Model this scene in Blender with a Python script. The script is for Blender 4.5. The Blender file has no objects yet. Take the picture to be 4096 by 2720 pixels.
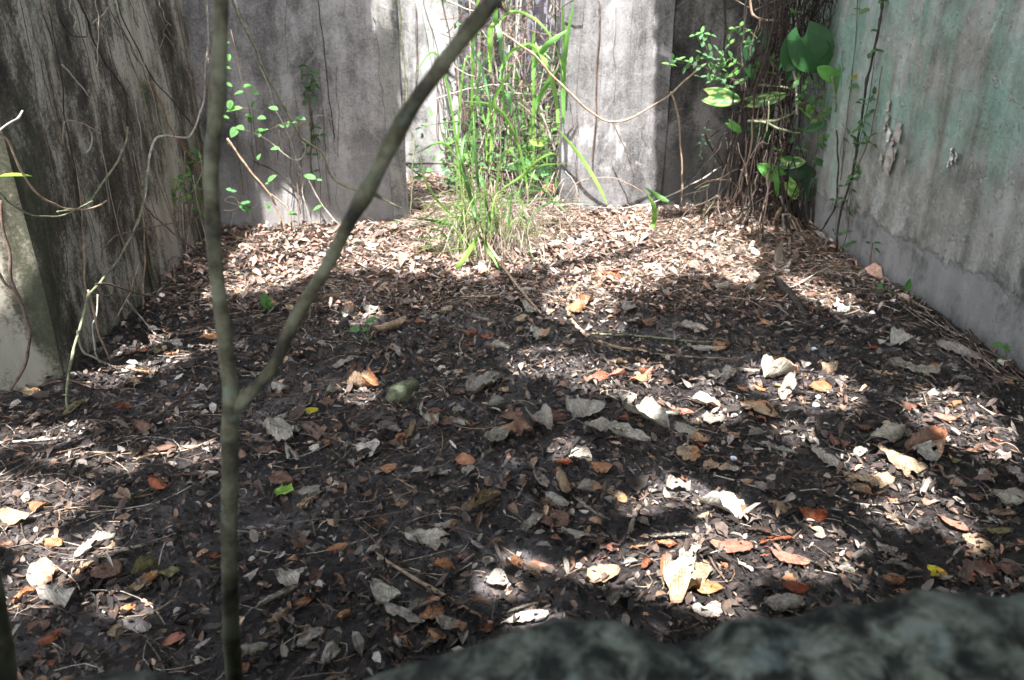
import bpy, math, random
import numpy as np
from mathutils import Vector, noise, Matrix
random.seed(7); np.random.seed(7)
S = bpy.context.scene
COL = S.collection
R = math.radians
# ---------------------------------------------------------------- camera
PITCH = R(23.0); F = 775.0; H = 1.6
cam = bpy.data.cameras.new('camera'); camo = bpy.data.objects.new('camera', cam); COL.objects.link(camo)
camo.location = (0, 0, H); camo.rotation_euler = (R(90) - PITCH, 0, 0)
cam.sensor_width = 36; cam.lens = F / 1024 * 36; cam.clip_start = 0.02; cam.clip_end = 400
cam.dof.use_dof = True; cam.dof.focus_distance = 3.1; cam.dof.aperture_fstop = 3.6
S.camera = camo
# ---------------------------------------------------------------- light
SUN = Vector((0.10, 0.40, -1)).normalized()          # travel direction of the light
EL = math.asin(-SUN.z); AZ = math.atan2(-SUN.x, -SUN.y)
w = bpy.data.worlds.new('World'); S.world = w; w.use_nodes = True
nt = w.node_tree; sky = nt.nodes.new('ShaderNodeTexSky'); sky.sky_type = 'NISHITA'
sky.sun_disc = False; sky.sun_elevation = EL; sky.sun_rotation = AZ
sky.dust_density = 3.0; sky.air_density = 1.0
hs = nt.nodes.new('ShaderNodeHueSaturation'); hs.inputs['Saturation'].default_value = .42; nt.links.new(sky.outputs[0], hs.inputs['Color'])
nt.links.new(hs.outputs[0], nt.nodes['Background'].inputs[0]); nt.nodes['Background'].inputs[1].default_value = 0.15
sl = bpy.data.lights.new('sun', 'SUN'); sl.energy = 4.2; sl.angle = R(0.5); sl.color = (1, 0.965, 0.95)
so = bpy.data.objects.new('sun', sl); COL.objects.link(so); so.rotation_euler = SUN.to_track_quat('-Z', 'Y').to_euler()
S.view_settings.view_transform = 'Standard'; S.view_settings.look = 'None'
S.view_settings.gamma = 1; S.view_settings.use_curve_mapping = False
S.view_settings.exposure = 2.7
# ---------------------------------------------------------------- projection helpers (where things stand)
FR = dict(A=(2600,1900,1.578), B=(1000,1100,1.96), C=(2200,1000,1.7425), D=(3200,1300,1.96), E=(1500,900,2.361),
          F=(0,1700,1.537), G=(1300,1900,1.6864), H=(0,700,1.568), I=(0,0,1.7305), J=(1024,0,1.7305), K=(1600,0,1.2998),
          L=(2500,0,1.4258), M=(3072,0,1.045), N=(3000,0,3.136), O=(3000,500,2.613), P=(2500,500,3.136),
          Q=(1700,0,3.136), Z=(1700,450,2.852), S=(600,700,3.136), T=(0,400,3.136), V=(0,0,2361/4096))
def px(f, x, y):
    a, b, s = FR[f]; return ((a + x / s) / 4, (b + y / s) / 4)
CP, SP = math.cos(PITCH), math.sin(PITCH)
def ray(x, y):
    a, b = (x - 512) / F, (340 - y) / F
    return Vector((a, CP + b * SP, -SP + b * CP))
def proj(p):
    d = Vector(p) - Vector((0, 0, H)); z = d.y * CP - d.z * SP; u = d.y * SP + d.z * CP
    if z < .05: return (-9999, -9999)
    return (512 + F * d.x / z, 340 - F * u / z)
def g0(x, y):
    d = ray(x, y); t = H / -d.z; return Vector((d.x * t, d.y * t))
def atY(x, y, Y):
    d = ray(x, y); t = Y / d.y; return Vector((d.x * t, Y, H + d.z * t))
A_ = g0(66, 384); B_ = g0(217, 230); C_ = g0(409, 222); E1 = g0(560, 211); E2 = g0(763, 208.5)
Rn = g0(1024, 380); D1 = g0(409, 176); D2 = g0(462, 176)
Rfar = E2.copy(); rd = (Rn - Rfar).normalized(); Rnear = Rfar + rd * 8.5
def ground_h(x, y):
    v = Vector((x, y, 0))
    h = .022 * noise.noise(v * 1.3) + .012 * noise.noise(v * 4.1) + .006 * noise.noise(v * 11)
    # soil banked against the walls
    xr = Rfar.x + (Rnear.x - Rfar.x) * (y - Rfar.y) / (Rnear.y - Rfar.y)
    h += .05 * math.exp(-max(0, xr - x) / .16)
    if 3.2 < y < 6.6:
        xl = A_.x + (B_.x - A_.x) * (y - A_.y) / (B_.y - A_.y); h += .035 * math.exp(-max(0, x - xl) / .15)
    h += .13 * math.exp(-((x - 2.0) / .45) ** 2 - ((y - 6.1) / .5) ** 2)
    h += .05 * math.exp(-((x + .1) / .35) ** 2 - ((y - 5.6) / .35) ** 2)
    return h
def G(x, y, up=0):
    d = ray(x, y); z = 0
    for _ in range(3):
        t = (H - z) / -d.z; p = Vector((d.x * t, d.y * t, z))
        z = ground_h(p.x, p.y)
    return Vector((p.x, p.y, z + up))
class Plane:
    def __init__(s, p, q, into):                      # vertical plane through ground points p, q; normal towards 'into'
        s.p = Vector((p.x, p.y, 0)); t = (q - p).normalized(); n = Vector((-t.y, t.x, 0))
        if (Vector((into[0], into[1], 0)) - s.p).dot(n) < 0: n = -n
        s.n = n
    def at(s, x, y, off=.03):
        d = ray(x, y); o = Vector((0, 0, H)); t = (s.p + s.n * off - o).dot(s.n) / d.dot(s.n); return o + d * t
PL = Plane(A_, B_, (0, 4)); PBL = Plane(B_, C_, (0, 4)); PBR = Plane(E1, E2, (0, 4)); PR = Plane(Rfar, Rnear, (0, 4))
PD = Plane(D1, D2, (0, 4))
# ---------------------------------------------------------------- objects
def tag(o, label=None, cat=None, group=None, kind=None):
    if label: o['label'] = label
    if cat: o['category'] = cat
    if group: o['group'] = group
    if kind: o['kind'] = kind
    return o
def empty(name, loc, label, cat, group=None):
    o = bpy.data.objects.new(name, None); COL.objects.link(o); o.location = loc; o.empty_display_size = .05
    return tag(o, label, cat, group)
class MB:
    def __init__(s): s.v = []; s.f = []; s.c = []; s.uv = []
    def add(s, vs, fs, col=(1, 1, 1), uv=None):
        n = len(s.v); s.v += [tuple(v) for v in vs]; s.f += [tuple(i + n for i in f) for f in fs]
        s.c += [col] * len(vs) if not isinstance(col, list) else col
        s.uv += uv if uv else [(0, 0)] * len(vs)
    def tube(s, pts, rad, sides=6, col=(1, 1, 1), wob=0, knots=0, res=None):
        P = spline(pts, res or 5); n = len(P); rr = []
        for i in range(n):
            t = i / max(1, n - 1) * (len(rad) - 1) if isinstance(rad, (list, tuple)) else 0
            r = rad[int(t)] + (rad[min(int(t) + 1, len(rad) - 1)] - rad[int(t)]) * (t - int(t)) if isinstance(rad, (list, tuple)) else rad
            if knots: r *= 1 + knots * max(0, noise.noise(P[i] * 23 + Vector((3, 1, 7)))) * 2
            rr.append(r)
        if wob: P = [p + Vector((noise.noise(p * 9), noise.noise(p * 9 + Vector((5, 5, 5))), noise.noise(p * 9 + Vector((9, 1, 3))))) * wob for p in P]
        vs = []; nrm = None
        for i in range(n):
            t = (P[min(i + 1, n - 1)] - P[max(i - 1, 0)])
            t = t.normalized() if t.length > 1e-9 else Vector((0, 0, 1))
            if nrm is None: nrm = t.orthogonal().normalized()
            nrm = (nrm - t * nrm.dot(t)); nrm = nrm.normalized() if nrm.length > 1e-6 else t.orthogonal().normalized()
            b = t.cross(nrm)
            for k in range(sides):
                a = 2 * math.pi * k / sides; vs.append(P[i] + (nrm * math.cos(a) + b * math.sin(a)) * rr[i])
        fs = [(i * sides + k, i * sides + (k + 1) % sides, (i + 1) * sides + (k + 1) % sides, (i + 1) * sides + k) for i in range(n - 1) for k in range(sides)]
        fs += [tuple(range(sides))[::-1], tuple((n - 1) * sides + k for k in range(sides))]
        s.add(vs, fs, col)
    def box(s, x0, x1, y0, y1, z0, z1, col=(1, 1, 1)):
        s.add([(x, y, z) for x in (x0, x1) for y in (y0, y1) for z in (z0, z1)],
              [(0, 1, 3, 2), (4, 6, 7, 5), (0, 4, 5, 1), (2, 3, 7, 6), (0, 2, 6, 4), (1, 5, 7, 3)], col)
    def build(s, name, mat, parent=None, smooth=True, origin=None):
        m = bpy.data.meshes.new(name)
        o0 = Vector(origin) if origin is not None else (Vector(parent.location) if parent else Vector((0, 0, 0)))
        m.from_pydata([(a[0] - o0.x, a[1] - o0.y, a[2] - o0.z) for a in s.v], [], s.f)
        if smooth: m.polygons.foreach_set('use_smooth', [True] * len(s.f))
        ca = m.color_attributes.new('Col', 'FLOAT_COLOR', 'POINT')
        ca.data.foreach_set('color', np.array([(c[0], c[1], c[2], 1) for c in s.c], dtype=np.float32).ravel())
        uv = m.uv_layers.new(name='UVMap'); vi = np.zeros(len(m.loops), dtype=np.int32); m.loops.foreach_get('vertex_index', vi)
        uv.data.foreach_set('uv', np.array(s.uv, dtype=np.float32)[vi].ravel())
        m.materials.append(mat); m.update()
        o = bpy.data.objects.new(name, m); COL.objects.link(o)
        if parent: o.parent = parent
        elif origin is not None: o.location = o0
        return o
def spline(pts, k):
    pts = [Vector(p) for p in pts]
    if len(pts) < 3:
        return [pts[0].lerp(pts[1], i / (k * 2)) for i in range(k * 2 + 1)]
    out = []; q = [pts[0] * 2 - pts[1]] + pts + [pts[-1] * 2 - pts[-2]]
    for i in range(1, len(q) - 2):
        a, b, c, d = q[i - 1:i + 3]
        for j in range(k):
            t = j / k; out.append(.5 * ((2 * b) + (c - a) * t + (2 * a - 5 * b + 4 * c - d) * t * t + (3 * b - a - 3 * c + d) * t ** 3))
    out.append(pts[-1]); return out
# ---------------------------------------------------------------- materials
class NT:
    def __init__(s, name):
        s.m = bpy.data.materials.new(name); s.m.use_nodes = True; s.t = s.m.node_tree; s.b = s.t.nodes['Principled BSDF']
        s.out = s.t.nodes['Material Output']
    def n(s, ty, **kw):
        o = s.t.nodes.new(ty)
        for k, v in kw.items(): setattr(o, k, v)
        return o
    def l(s, a, b): s.t.links.new(a, b)
    def coord(s, scale=(1, 1, 1), rot=(0, 0, 0), loc=(0, 0, 0), src='Object'):
        c = s.n('ShaderNodeTexCoord'); m = s.n('ShaderNodeMapping'); s.l(c.outputs[src], m.inputs[0])
        m.inputs['Scale'].default_value = scale; m.inputs['Rotation'].default_value = rot; m.inputs['Location'].default_value = loc; return m.outputs[0]
    def noise(s, vec, sc=5, det=6, rough=.6, dist=0):
        n = s.n('ShaderNodeTexNoise'); s.l(vec, n.inputs['Vector']); n.inputs['Scale'].default_value = sc
        n.inputs['Detail'].default_value = det; n.inputs['Roughness'].default_value = rough; n.inputs['Distortion'].default_value = dist
        return n.outputs[0]
    def ramp(s, fac, stops):
        r = s.n('ShaderNodeValToRGB'); s.l(fac, r.inputs[0]); e = r.color_ramp.elements
        while len(e) < len(stops): e.new(.5)
        for el, (p, c) in zip(e, stops):
            el.position = p; el.color = (c[0], c[1], c[2], 1) if isinstance(c, (tuple, list)) else (c, c, c, 1)
        return r.outputs[0]
    def mix(s, fac, a, b, mode='MIX'):
        x = s.n('ShaderNodeMix', data_type='RGBA', blend_type=mode)
        for v, i in ((fac, 0), (a, 6), (b, 7)):
            if isinstance(v, (int, float)): x.inputs[i].default_value = v if i == 0 else (v, v, v, 1)
            elif isinstance(v, tuple): x.inputs[i].default_value = (v[0], v[1], v[2], 1)
            else: s.l(v, x.inputs[i])
        return x.outputs[2]
    def math(s, op, a, b=0, c=0):
        x = s.n('ShaderNodeMath', operation=op)
        for i, v in enumerate((a, b, c)):
            if isinstance(v, (int, float)): x.inputs[i].default_value = v
            else: s.l(v, x.inputs[i])
        return x.outputs[0]
    def bump(s, h, strength=.5, dist=.01, prev=None):
        b = s.n('ShaderNodeBump'); b.inputs['Strength'].default_value = strength; b.inputs['Distance'].default_value = dist
        s.l(h, b.inputs['Height'])
        if prev: s.l(prev, b.inputs['Normal'])
        return b.outputs[0]
    def fin(s, col, rough=.85, nrm=None, spec=.25):
        if isinstance(col, tuple): s.b.inputs['Base Color'].default_value = (*col, 1)
        else: s.l(col, s.b.inputs['Base Color'])
        if isinstance(rough, (int, float)): s.b.inputs['Roughness'].default_value = rough
        else: s.l(rough, s.b.inputs['Roughness'])
        s.b.inputs['Specular IOR Level'].default_value = spec
        if nrm: s.l(nrm, s.b.inputs['Normal'])
        return s.m
def attr(m): a = m.n('ShaderNodeAttribute'); a.attribute_name = 'Col'; return a.outputs[0]
def mat_soil():
    m = NT('soil'); c = m.coord()
    a = m.noise(c, 3.0, 8, .65); b = m.noise(c, 28, 8, .7); d = m.noise(c, 110, 5, .7)
    col = m.ramp(b, [(.3, (.007, .006, .005)), (.48, (.017, .013, .012)), (.62, (.045, .036, .033)), (.76, (.13, .108, .10))])
    col = m.mix(m.ramp(a, [(.45, 0), (.62, .6)]), col, (.028, .022, .020))
    silt_sun = m.ramp(m.noise(m.coord(loc=(5, 2, 0)), 1.9, 7, .7, .4), [(.49, 0), (.60, .8)])  # silt film, widened and paled to brighten the sunlit soil
    col = m.mix(silt_sun, col, m.ramp(b, [(.35, (.038, .032, .032)), (.58, (.20, .18, .178))]))
    nb = m.bump(b, 1.0, .05); nb = m.bump(d, 1.0, .014, nb)
    return m.fin(col, m.ramp(b, [(.35, .30), (.65, .65)]), nb, .5)
def mat_concrete(name, dark, mid, light, thr=(.35, .5, .66), streak=(5, 5, .45), pale=None, green=0, base_pale=0, seed=0, fine=1., crack=.3, s2w=.09):
    """weathered concrete: vertical run-off stains, blotches, pits"""
    m = NT(name); c = m.coord(loc=(seed, seed * 2, seed)); st = m.coord(scale=streak, loc=(seed * 3, 0, 0))
    s1 = m.noise(st, 1.0, 3.5, .55, .5); s2 = m.noise(m.coord(scale=(streak[0] * 4, streak[1] * 4, streak[2] * 3), loc=(0, seed, 0)), 1.2, 3, .55, .6)
    bl = m.noise(c, 2.2, 9, .68, .4); fi = m.noise(c, 60, 6, .75)
    bl2 = m.noise(m.coord(scale=(1, 1, .55), loc=(seed, 1, seed)), 9, 8, .72, .5)
    f = m.math('ADD', m.math('MULTIPLY', s1, .36), m.math('ADD', m.math('MULTIPLY', s2, s2w), m.math('ADD', m.math('MULTIPLY', bl, .42 - s2w), m.math('MULTIPLY', bl2, .22))))
    f = m.math('ADD', f, m.math('MULTIPLY', m.math('SUBTRACT', fi, .5), .24 * fine))
    col = m.ramp(f, [(thr[0], dark), (thr[1], mid), (thr[2], light)])
    if green: col = m.mix(m.math('MULTIPLY', m.ramp(m.noise(m.coord(scale=(3, 3, .5), loc=(7, seed, 2)), 1.1, 6, .6), [(.48, 0), (.66, 1)]), green), col, (.060, .068, .040))
    if pale:
        col = m.mix(m.ramp(m.noise(m.coord(scale=(1.6, 1.6, .8), loc=(seed, 4, 1)), 2.4, 10, .72, .6), [(.56, 0), (.62, .75)]), col, pale)
    if base_pale:
        sx = m.n('ShaderNodeSeparateXYZ'); m.l(m.coord(), sx.inputs[0])
        z = m.math('ADD', sx.outputs[2], m.math('MULTIPLY', m.math('SUBTRACT', bl, .5), .9))
        col = m.mix(m.math('MULTIPLY', m.ramp(z, [(.05, 1), (.75, 0)]), base_pale), col, light)
    vo = m.n('ShaderNodeTexVoronoi', feature='DISTANCE_TO_EDGE'); m.l(m.coord(scale=(1, 1, .7)), vo.inputs['Vector']); vo.inputs['Scale'].default_value = 2.0
    dv = m.n('ShaderNodeMix', data_type='VECTOR'); 
    cr = m.ramp(m.math('ADD', vo.outputs['Distance'], m.math('MULTIPLY', m.math('SUBTRACT', m.noise(c, 9, 5, .7), .5), .09)), [(.0, crack), (.012, 0)])
    col = m.mix(cr, col, light)
    pit = m.ramp(m.noise(c, 34, 3, .5), [(.22, 1), (.3, 0)])
    nb = m.bump(bl, .5, .02); nb = m.bump(fi, .55, .006, nb); nb = m.bump(m.math('MULTIPLY', pit, -1), .4, .006, nb)
    return m.fin(col, .92, nb, .15)
def mat_rightwall():
    FOOT = .34; m = NT('teal_painted_plaster'); c = m.coord(); sx = m.n('ShaderNodeSeparateXYZ'); m.l(c, sx.inputs[0]); z = sx.outputs[2]; y = sx.outputs[1]
    big = m.noise(c, 1.2, 8, .62); med = m.noise(c, 6, 8, .7); fi = m.noise(c, 45, 6, .7)
    st = m.noise(m.coord(scale=(5, 5, .5)), 1.0, 4, .55, .4)
    st2 = m.noise(m.coord(scale=(22, 22, 1.6), loc=(2, 5, 1)), 1.0, 6, .6, .2)
    grey = m.ramp(m.math('ADD', m.math('MULTIPLY', st, .6), m.math('MULTIPLY', med, .4)), [(.38, (.12, .122, .10)), (.49, (.235, .232, .205)), (.62, (.36, .35, .325))])
    teal = m.ramp(med, [(.35, (.12, .235, .18)), (.65, (.20, .35, .28))])
    zn = m.math('ADD', z, m.math('MULTIPLY', m.math('SUBTRACT', st, .5), 2.2))
    tf = m.math('MULTIPLY', m.ramp(zn, [(.6, 0), (1.35, 1)]), m.ramp(m.math('ADD', m.math('MULTIPLY', st2, .3), m.math('MULTIPLY', big, .7)), [(.44, 0.0), (.56, 1)]))
    tf = m.math('MULTIPLY', tf, .78)
    col = m.mix(tf, grey, teal)
    # brown run-off
    col = m.mix(m.math('MULTIPLY', m.ramp(st2, [(.52, 0), (.78, .5)]), m.ramp(z, [(.3, .2), (1.2, 1)])), col, (.13, .115, .085))
    # smooth render band at the foot of the wall
    line = m.math('ADD', z, m.math('MULTIPLY', m.math('SUBTRACT', med, .5), .26))
    foot = m.ramp(line, [(FOOT, 1), (FOOT + .03, 0)])
    fcol = m.ramp(m.math('ADD', m.math('MULTIPLY', med, .5), m.math('MULTIPLY', st, .5)), [(.34, (.16, .157, .148)), (.6, (.25, .244, .234))])
    col = m.mix(foot, col, fcol)
    # black mould along and under the edge
    mo = m.math('MULTIPLY', m.ramp(m.noise(m.coord(scale=(1, 1, .8), loc=(1, 2, 3)), 3.2, 10, .75), [(.50, 0), (.64, .9)]), m.ramp(m.math('ABSOLUTE', m.math('SUBTRACT', z, FOOT + .05)), [(.1, 1), (.55, .25)]))
    col = m.mix(m.math('MULTIPLY', mo, .9), col, (.045, .045, .042))
    col = m.mix(m.math('MULTIPLY', m.ramp(m.math('ADD', z, m.math('MULTIPLY', st2, .12)), [(.10, .9), (.2, 0)]), .8), col, (.05, .048, .044))
    # flaked off specks
    fl = m.ramp(m.noise(m.coord(scale=(1, 1, .8)), 17, 4, .6), [(.62, 0), (.65, 1)])
    fl = m.math('MULTIPLY', fl, m.math('SUBTRACT', 1, foot))
    col = m.mix(m.math('MULTIPLY', fl, .55), col, (.34, .30, .285))
    up = m.math('SUBTRACT', 1, foot)
    nb = m.bump(m.math('MULTIPLY', m.math('ADD', m.math('MULTIPLY', m.noise(c, 19, 4, .6), up), m.math('MULTIPLY', fl, .8)), 1), .9, .02)
    nb = m.bump(fi, .9, .010, nb); nb = m.bump(m.noise(c, 120, 3, .6), .6, .004, nb)
    return m.fin(col, .85, nb, .15)
def mat_leaf(name, rough=.75, trans=.12, veins=.5, spec=.3, mott=.5, vb=.8, bs=.9):
    """dry or green leaf: vertex colour, side veins and blotches from the leaf's own UV"""
    m = NT(name); col = attr(m); uv = m.coord(src='UV'); sx = m.n('ShaderNodeSeparateXYZ'); m.l(uv, sx.inputs[0])
    av = m.math('ABSOLUTE', m.math('SUBTRACT', sx.outputs[1], .5))
    ph = m.math('SUBTRACT', m.math('MULTIPLY', sx.outputs[0], 9), m.math('MULTIPLY', av, 6))
    vein = m.ramp(m.math('ABSOLUTE', m.math('SUBTRACT', m.math('FRACT', ph), .5)), [(0, 1), (.16, 0)])
    mid = m.ramp(av, [(.012, 1), (.03, 0)]); v = m.math('MAXIMUM', vein, mid)
    oi = m.n('ShaderNodeObjectInfo'); c = m.coord()
    vv = m.n('ShaderNodeVectorMath', operation='ADD'); m.l(c, vv.inputs[0]); m.l(oi.outputs['Random'], vv.inputs[1])
    n1 = m.noise(vv.outputs[0], 38, 6, .7); n2 = m.noise(vv.outputs[0], 150, 4, .6)
    c2 = m.mix(m.math('MULTIPLY', m.ramp(n1, [(.42, 0), (.62, 1)]), mott), col, m.mix(1.0, col, (.45, .38, .34), 'MULTIPLY'))
    c2 = m.mix(m.math('MULTIPLY', v, veins * .5), c2, m.mix(1.0, col, (.42, .34, .28), 'MULTIPLY'))
    nb = m.bump(m.math('ADD', m.math('MULTIPLY', v, -vb), m.math('ADD', n2, m.math('MULTIPLY', n1, 1.5))), bs, .005)
    m.fin(c2, rough, nb, spec)
    tr = m.n('ShaderNodeBsdfTranslucent'); m.l(m.mix(1.0, c2, (1.0, 1.0, .45) if trans > .25 else (1, .8, .6), 'MULTIPLY'), tr.inputs[0]); mx = m.n('ShaderNodeMixShader'); mx.inputs[0].default_value = trans
    m.l(m.b.outputs[0], mx.inputs[1]); m.l(tr.outputs[0], mx.inputs[2]); m.l(mx.outputs[0], m.out.inputs[0])
    return m.m
def mat_frag(name, rough=.8, trans=0.0, lo=.6):
    m = NT(name); col = attr(m); n1 = m.noise(m.coord(), 70, 4, .6)
    c2 = m.mix(1.0, col, m.ramp(n1, [(.3, lo), (.7, 1.25)]), 'MULTIPLY')
    m.fin(c2, rough, m.bump(n1, .4, .004), .3)
    if trans:
        tr = m.n('ShaderNodeBsdfTranslucent'); m.l(c2, tr.inputs[0]); mx = m.n('ShaderNodeMixShader'); mx.inputs[0].default_value = trans
        m.l(m.b.outputs[0], mx.inputs[1]); m.l(tr.outputs[0], mx.inputs[2]); m.l(mx.outputs[0], m.out.inputs[0])
    return m.m
def mat_stem(name, a, b):
    m = NT(name); c = m.coord(); n1 = m.noise(c, 26, 6, .7); n2 = m.noise(c, 120, 4, .6)
    return m.fin(m.ramp(n1, [(.35, a), (.65, b)]), .8, m.bump(n2, .5, .003), .25)
def mat_bark():
    m = NT('sapling_bark'); c = m.coord(); n1 = m.noise(c, 13, 8, .7); ln = m.noise(m.coord(scale=(8, 8, 90)), 1.2, 5, .6)
    col = m.ramp(n1, [(.38, (.012, .012, .008)), (.49, (.048, .045, .026)), (.6, (.092, .095, .062))])
    col = m.mix(m.math('MULTIPLY', m.ramp(ln, [(.55, 0), (.7, 1)]), .45), col, (.03, .026, .018))
    col = m.mix(m.ramp(m.noise(c, 22, 3, .5), [(.62, 0), (.70, .5)]), col, (.09, .125, .10))
    return m.fin(col, .8, m.bump(ln, .4, .004), .25)
def mat_rock():
    m = NT('mossy_rock'); c = m.coord(); n1 = m.noise(c, 22, 9, .72, .5); n2 = m.noise(c, 34, 7, .7); n3 = m.noise(c, 6, 6, .6)
    col = m.ramp(n1, [(.41, (.004, .005, .004)), (.48, (.036, .042, .033)), (.55, (.098, .112, .088)), (.64, (.165, .185, .16))])
    col = m.mix(m.ramp(n3, [(.47, 0), (.6, .45)]), col, (.03, .038, .03))
    col = m.mix(m.ramp(m.noise(c, 19, 4, .6), [(.57, 0), (.66, .5)]), col, (.13, .17, .165))
    return m.fin(col, .9, m.bump(n2, 1.0, .03), .2)
M = {}
M['soil'] = mat_soil()
M['left'] = mat_concrete('stained_dark_concrete', (.018, .016, .012), (.066, .057, .044), (.27, .25, .205), (.415, .478, .545), (2.6, 2.6, .9), green=.6, seed=3, crack=0, s2w=.17)
M['end'] = mat_concrete('end_concrete', (.018, .018, .015), (.080, .081, .076), (.21, .215, .22), (.41, .48, .57), (5, 5, .5), seed=8, crack=0)
M['backleft'] = mat_concrete('grey_concrete', (.042, .039, .040), (.128, .122, .119), (.30, .29, .285), (.40, .49, .59), (2.8, 2.8, .5), base_pale=.55, seed=11)
M['backmid'] = mat_concrete('pale_concrete', (.02, .02, .018), (.17, .17, .162), (.30, .30, .29), (.40, .48, .56), (3, 3, .6), seed=21, fine=.7)
M['backright'] = mat_concrete('light_concrete', (.055, .054, .053), (.145, .142, .141), (.25, .245, .243), (.40, .49, .59), (3, 3, .5), pale=(.32, .31, .31), seed=31, fine=1.2)
M['backdark'] = mat_concrete('stained_shaded_concrete', (.014, .014, .013), (.052, .050, .047), (.16, .153, .145), (.42, .50, .59), (3, 3, .6), base_pale=.4, seed=41)  # one dark tone covers stain and shade together on this panel
M['right'] = mat_rightwall()
M['boards'] = mat_concrete('far_boards', (.05, .045, .05), (.14, .125, .14), (.24, .22, .25), (.35, .5, .65), (9, 9, .3), seed=51, crack=0)
M['rock'] = mat_rock(); M['bark'] = mat_bark()
M['leaf'] = mat_leaf('dry_leaf', .72, .10, .45, .3, .75, .5)
M['green'] = mat_leaf('green_leaf', .42, .36, .35, .45, .5)
M['blade'] = mat_frag('grass_blade', .5, .35, .8)
M['frag'] = mat_frag('litter', .8, 0, .55)
M['pale'] = mat_stem('pale_stem', (.16, .14, .115), (.40, .37, .32)); M['brown'] = mat_stem('brown_stem', (.05, .034, .025), (.15, .10, .075))
M['dark'] = mat_stem('dark_stem', (.012, .010, .008), (.05, .042, .034)); M['olive'] = mat_stem('olive_stem', (.06, .066, .035), (.19, .20, .12))
M['orange'] = mat_stem('orange_stem', (.14, .062, .03), (.34, .17, .09)); M['tan'] = mat_stem('tan_stem', (.14, .095, .06), (.34, .255, .18))
M['stone'] = mat_concrete('lichen_stone', (.03, .034, .018), (.10, .11, .065), (.26, .28, .19), (.38, .5, .62), (9, 9, 9), seed=5, crack=0)
# ---------------------------------------------------------------- ground: one sheet, finer inside the room
def axis(a, b, fine, lo, hi):
    v = list(np.arange(a, b, fine)); s = fine; x = b
    while x < hi: v.append(x); s *= 1.6; x += s
    v.append(hi); s = fine; x = a; pre = []
    while x > lo:
        s *= 1.6; x -= s; pre.append(max(x, lo))
    return pre[::-1] + v
gx = axis(-2.9, 3.0, .025, -150, 150); gy = axis(1.0, 9.0, .025, -100, 250)
b = MB(); nx = len(gx)
b.v = [(x, y, ground_h(x, y) + (.007 * noise.noise(Vector((x, y, 2)) * 27) + .004 * noise.noise(Vector((x, y, 5)) * 60) if 1 < y < 9 and -3 < x < 3 else 0)) for y in gy for x in gx]
b.f = [(j * nx + i, j * nx + i + 1, (j + 1) * nx + i + 1, (j + 1) * nx + i) for j in range(len(gy) - 1) for i in range(nx - 1)]
b.c = [(1, 1, 1)] * len(b.v); b.uv = [(0, 0)] * len(b.v)
tag(b.build('ground', M['soil']), kind='structure')
# ---------------------------------------------------------------- walls
def prism(name, poly, h, mat, label, cat='wall', res=.10, amp=.012, parent=None, z0=-.15):
    b = MB(); n = len(poly); nz = max(1, int((h - z0) / res))
    for i in range(n):
        p, q = poly[i], poly[(i + 1) % n]; L = (q - p).length; nu = max(1, min(60, int(L / res)))
        vs = []
        for k in range(nz + 1):
            for j in range(nu + 1):
                a = p.lerp(q, j / nu); v = Vector((a.x, a.y, z0 + (h - z0) * k / nz))
                d = Vector((noise.noise(v * 2.3), noise.noise(v * 2.3 + Vector((9, 9, 9))), 0)) * amp
                vs.append(v + d)
        b.add(vs, [(k * (nu + 1) + j, k * (nu + 1) + j + 1, (k + 1) * (nu + 1) + j + 1, (k + 1) * (nu + 1) + j) for k in range(nz) for j in range(nu)])
    b.add([(p.x, p.y, h) for p in poly], [tuple(range(n))])
    o = b.build(name, mat, parent, smooth=False)
    return tag(o, label, cat) if not parent else o
V2 = lambda x, y: Vector((x, y))
ld = (B_ - A_).normalized(); A0 = g0(0, 393); ad = (A0 - A_).normalized()
prism('stained_wall', [A_, B_ + ld * .9, B_ + ld * .9 + V2(-1.5, 0), A_ + ad * 1.9], 2.3, M['left'],
      'dark brown streaked concrete side wall on the left, its blunt end facing the viewer', amp=.010)
bd = (C_ - B_).normalized()
nb_ = V2(-bd.y, bd.x)
gw = prism('grey_wall', [B_ - bd * .2, C_, C_ + nb_ * .16, B_ - bd * .2 + nb_ * .16], 2.3, M['backleft'], 'grey streaked concrete back wall panel to the left of the doorway')
b = MB(); vs = []; nrow = 60; t3 = Vector((bd.x, bd.y, 0)); n3 = Vector((nb_.x, nb_.y, 0)) * -1
for k in range(nrow + 1):      # pale plaster left along the doorway edge of that panel
    z = -.05 + 2.3 * k / nrow; wd = .13 + .10 * (z / 2.2) ** 2 + .035 * noise.noise(Vector((0, 0, z * 4))) + .02 * noise.noise(Vector((0, 3, z * 15)))
    c = Vector((C_.x, C_.y, z))
    for q in (-wd, -wd + .004, -wd * .5, -.012): vs.append(c + t3 * q + n3 * (.014 if q != -wd else .002))
b.add(vs, [(k * 4 + j, k * 4 + j + 1, (k + 1) * 4 + j + 1, (k + 1) * 4 + j) for k in range(nrow) for j in range(3)])
M['strip'] = mat_concrete('pale_plaster', (.09, .09, .08), (.21, .205, .19), (.30, .31, .30), (.40, .48, .58), (3, 3, .6), seed=61)
b.build('plaster_strip', M['strip'], gw, smooth=False)
prism('pale_wall', [V2(D1.x - .3, D1.y), V2(D2.x, D2.y), V2(D2.x + .02, D2.y + .9), V2(D1.x - .3, D1.y + .9)], 2.4, M['backmid'], 'bright pale concrete wall set back behind the doorway opening')
er = (E2 - E1).normalized(); en = V2(-er.y, er.x)
Em = g0(660, 210)
prism('light_wall', [E1, Em, Em + V2(.02, .3), E1 + V2(-.005, .3)], 2.4, M['backright'], 'sunlit light grey concrete wall panel to the right of the doorway')
Em2 = Em + V2(.012, .035)
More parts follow.
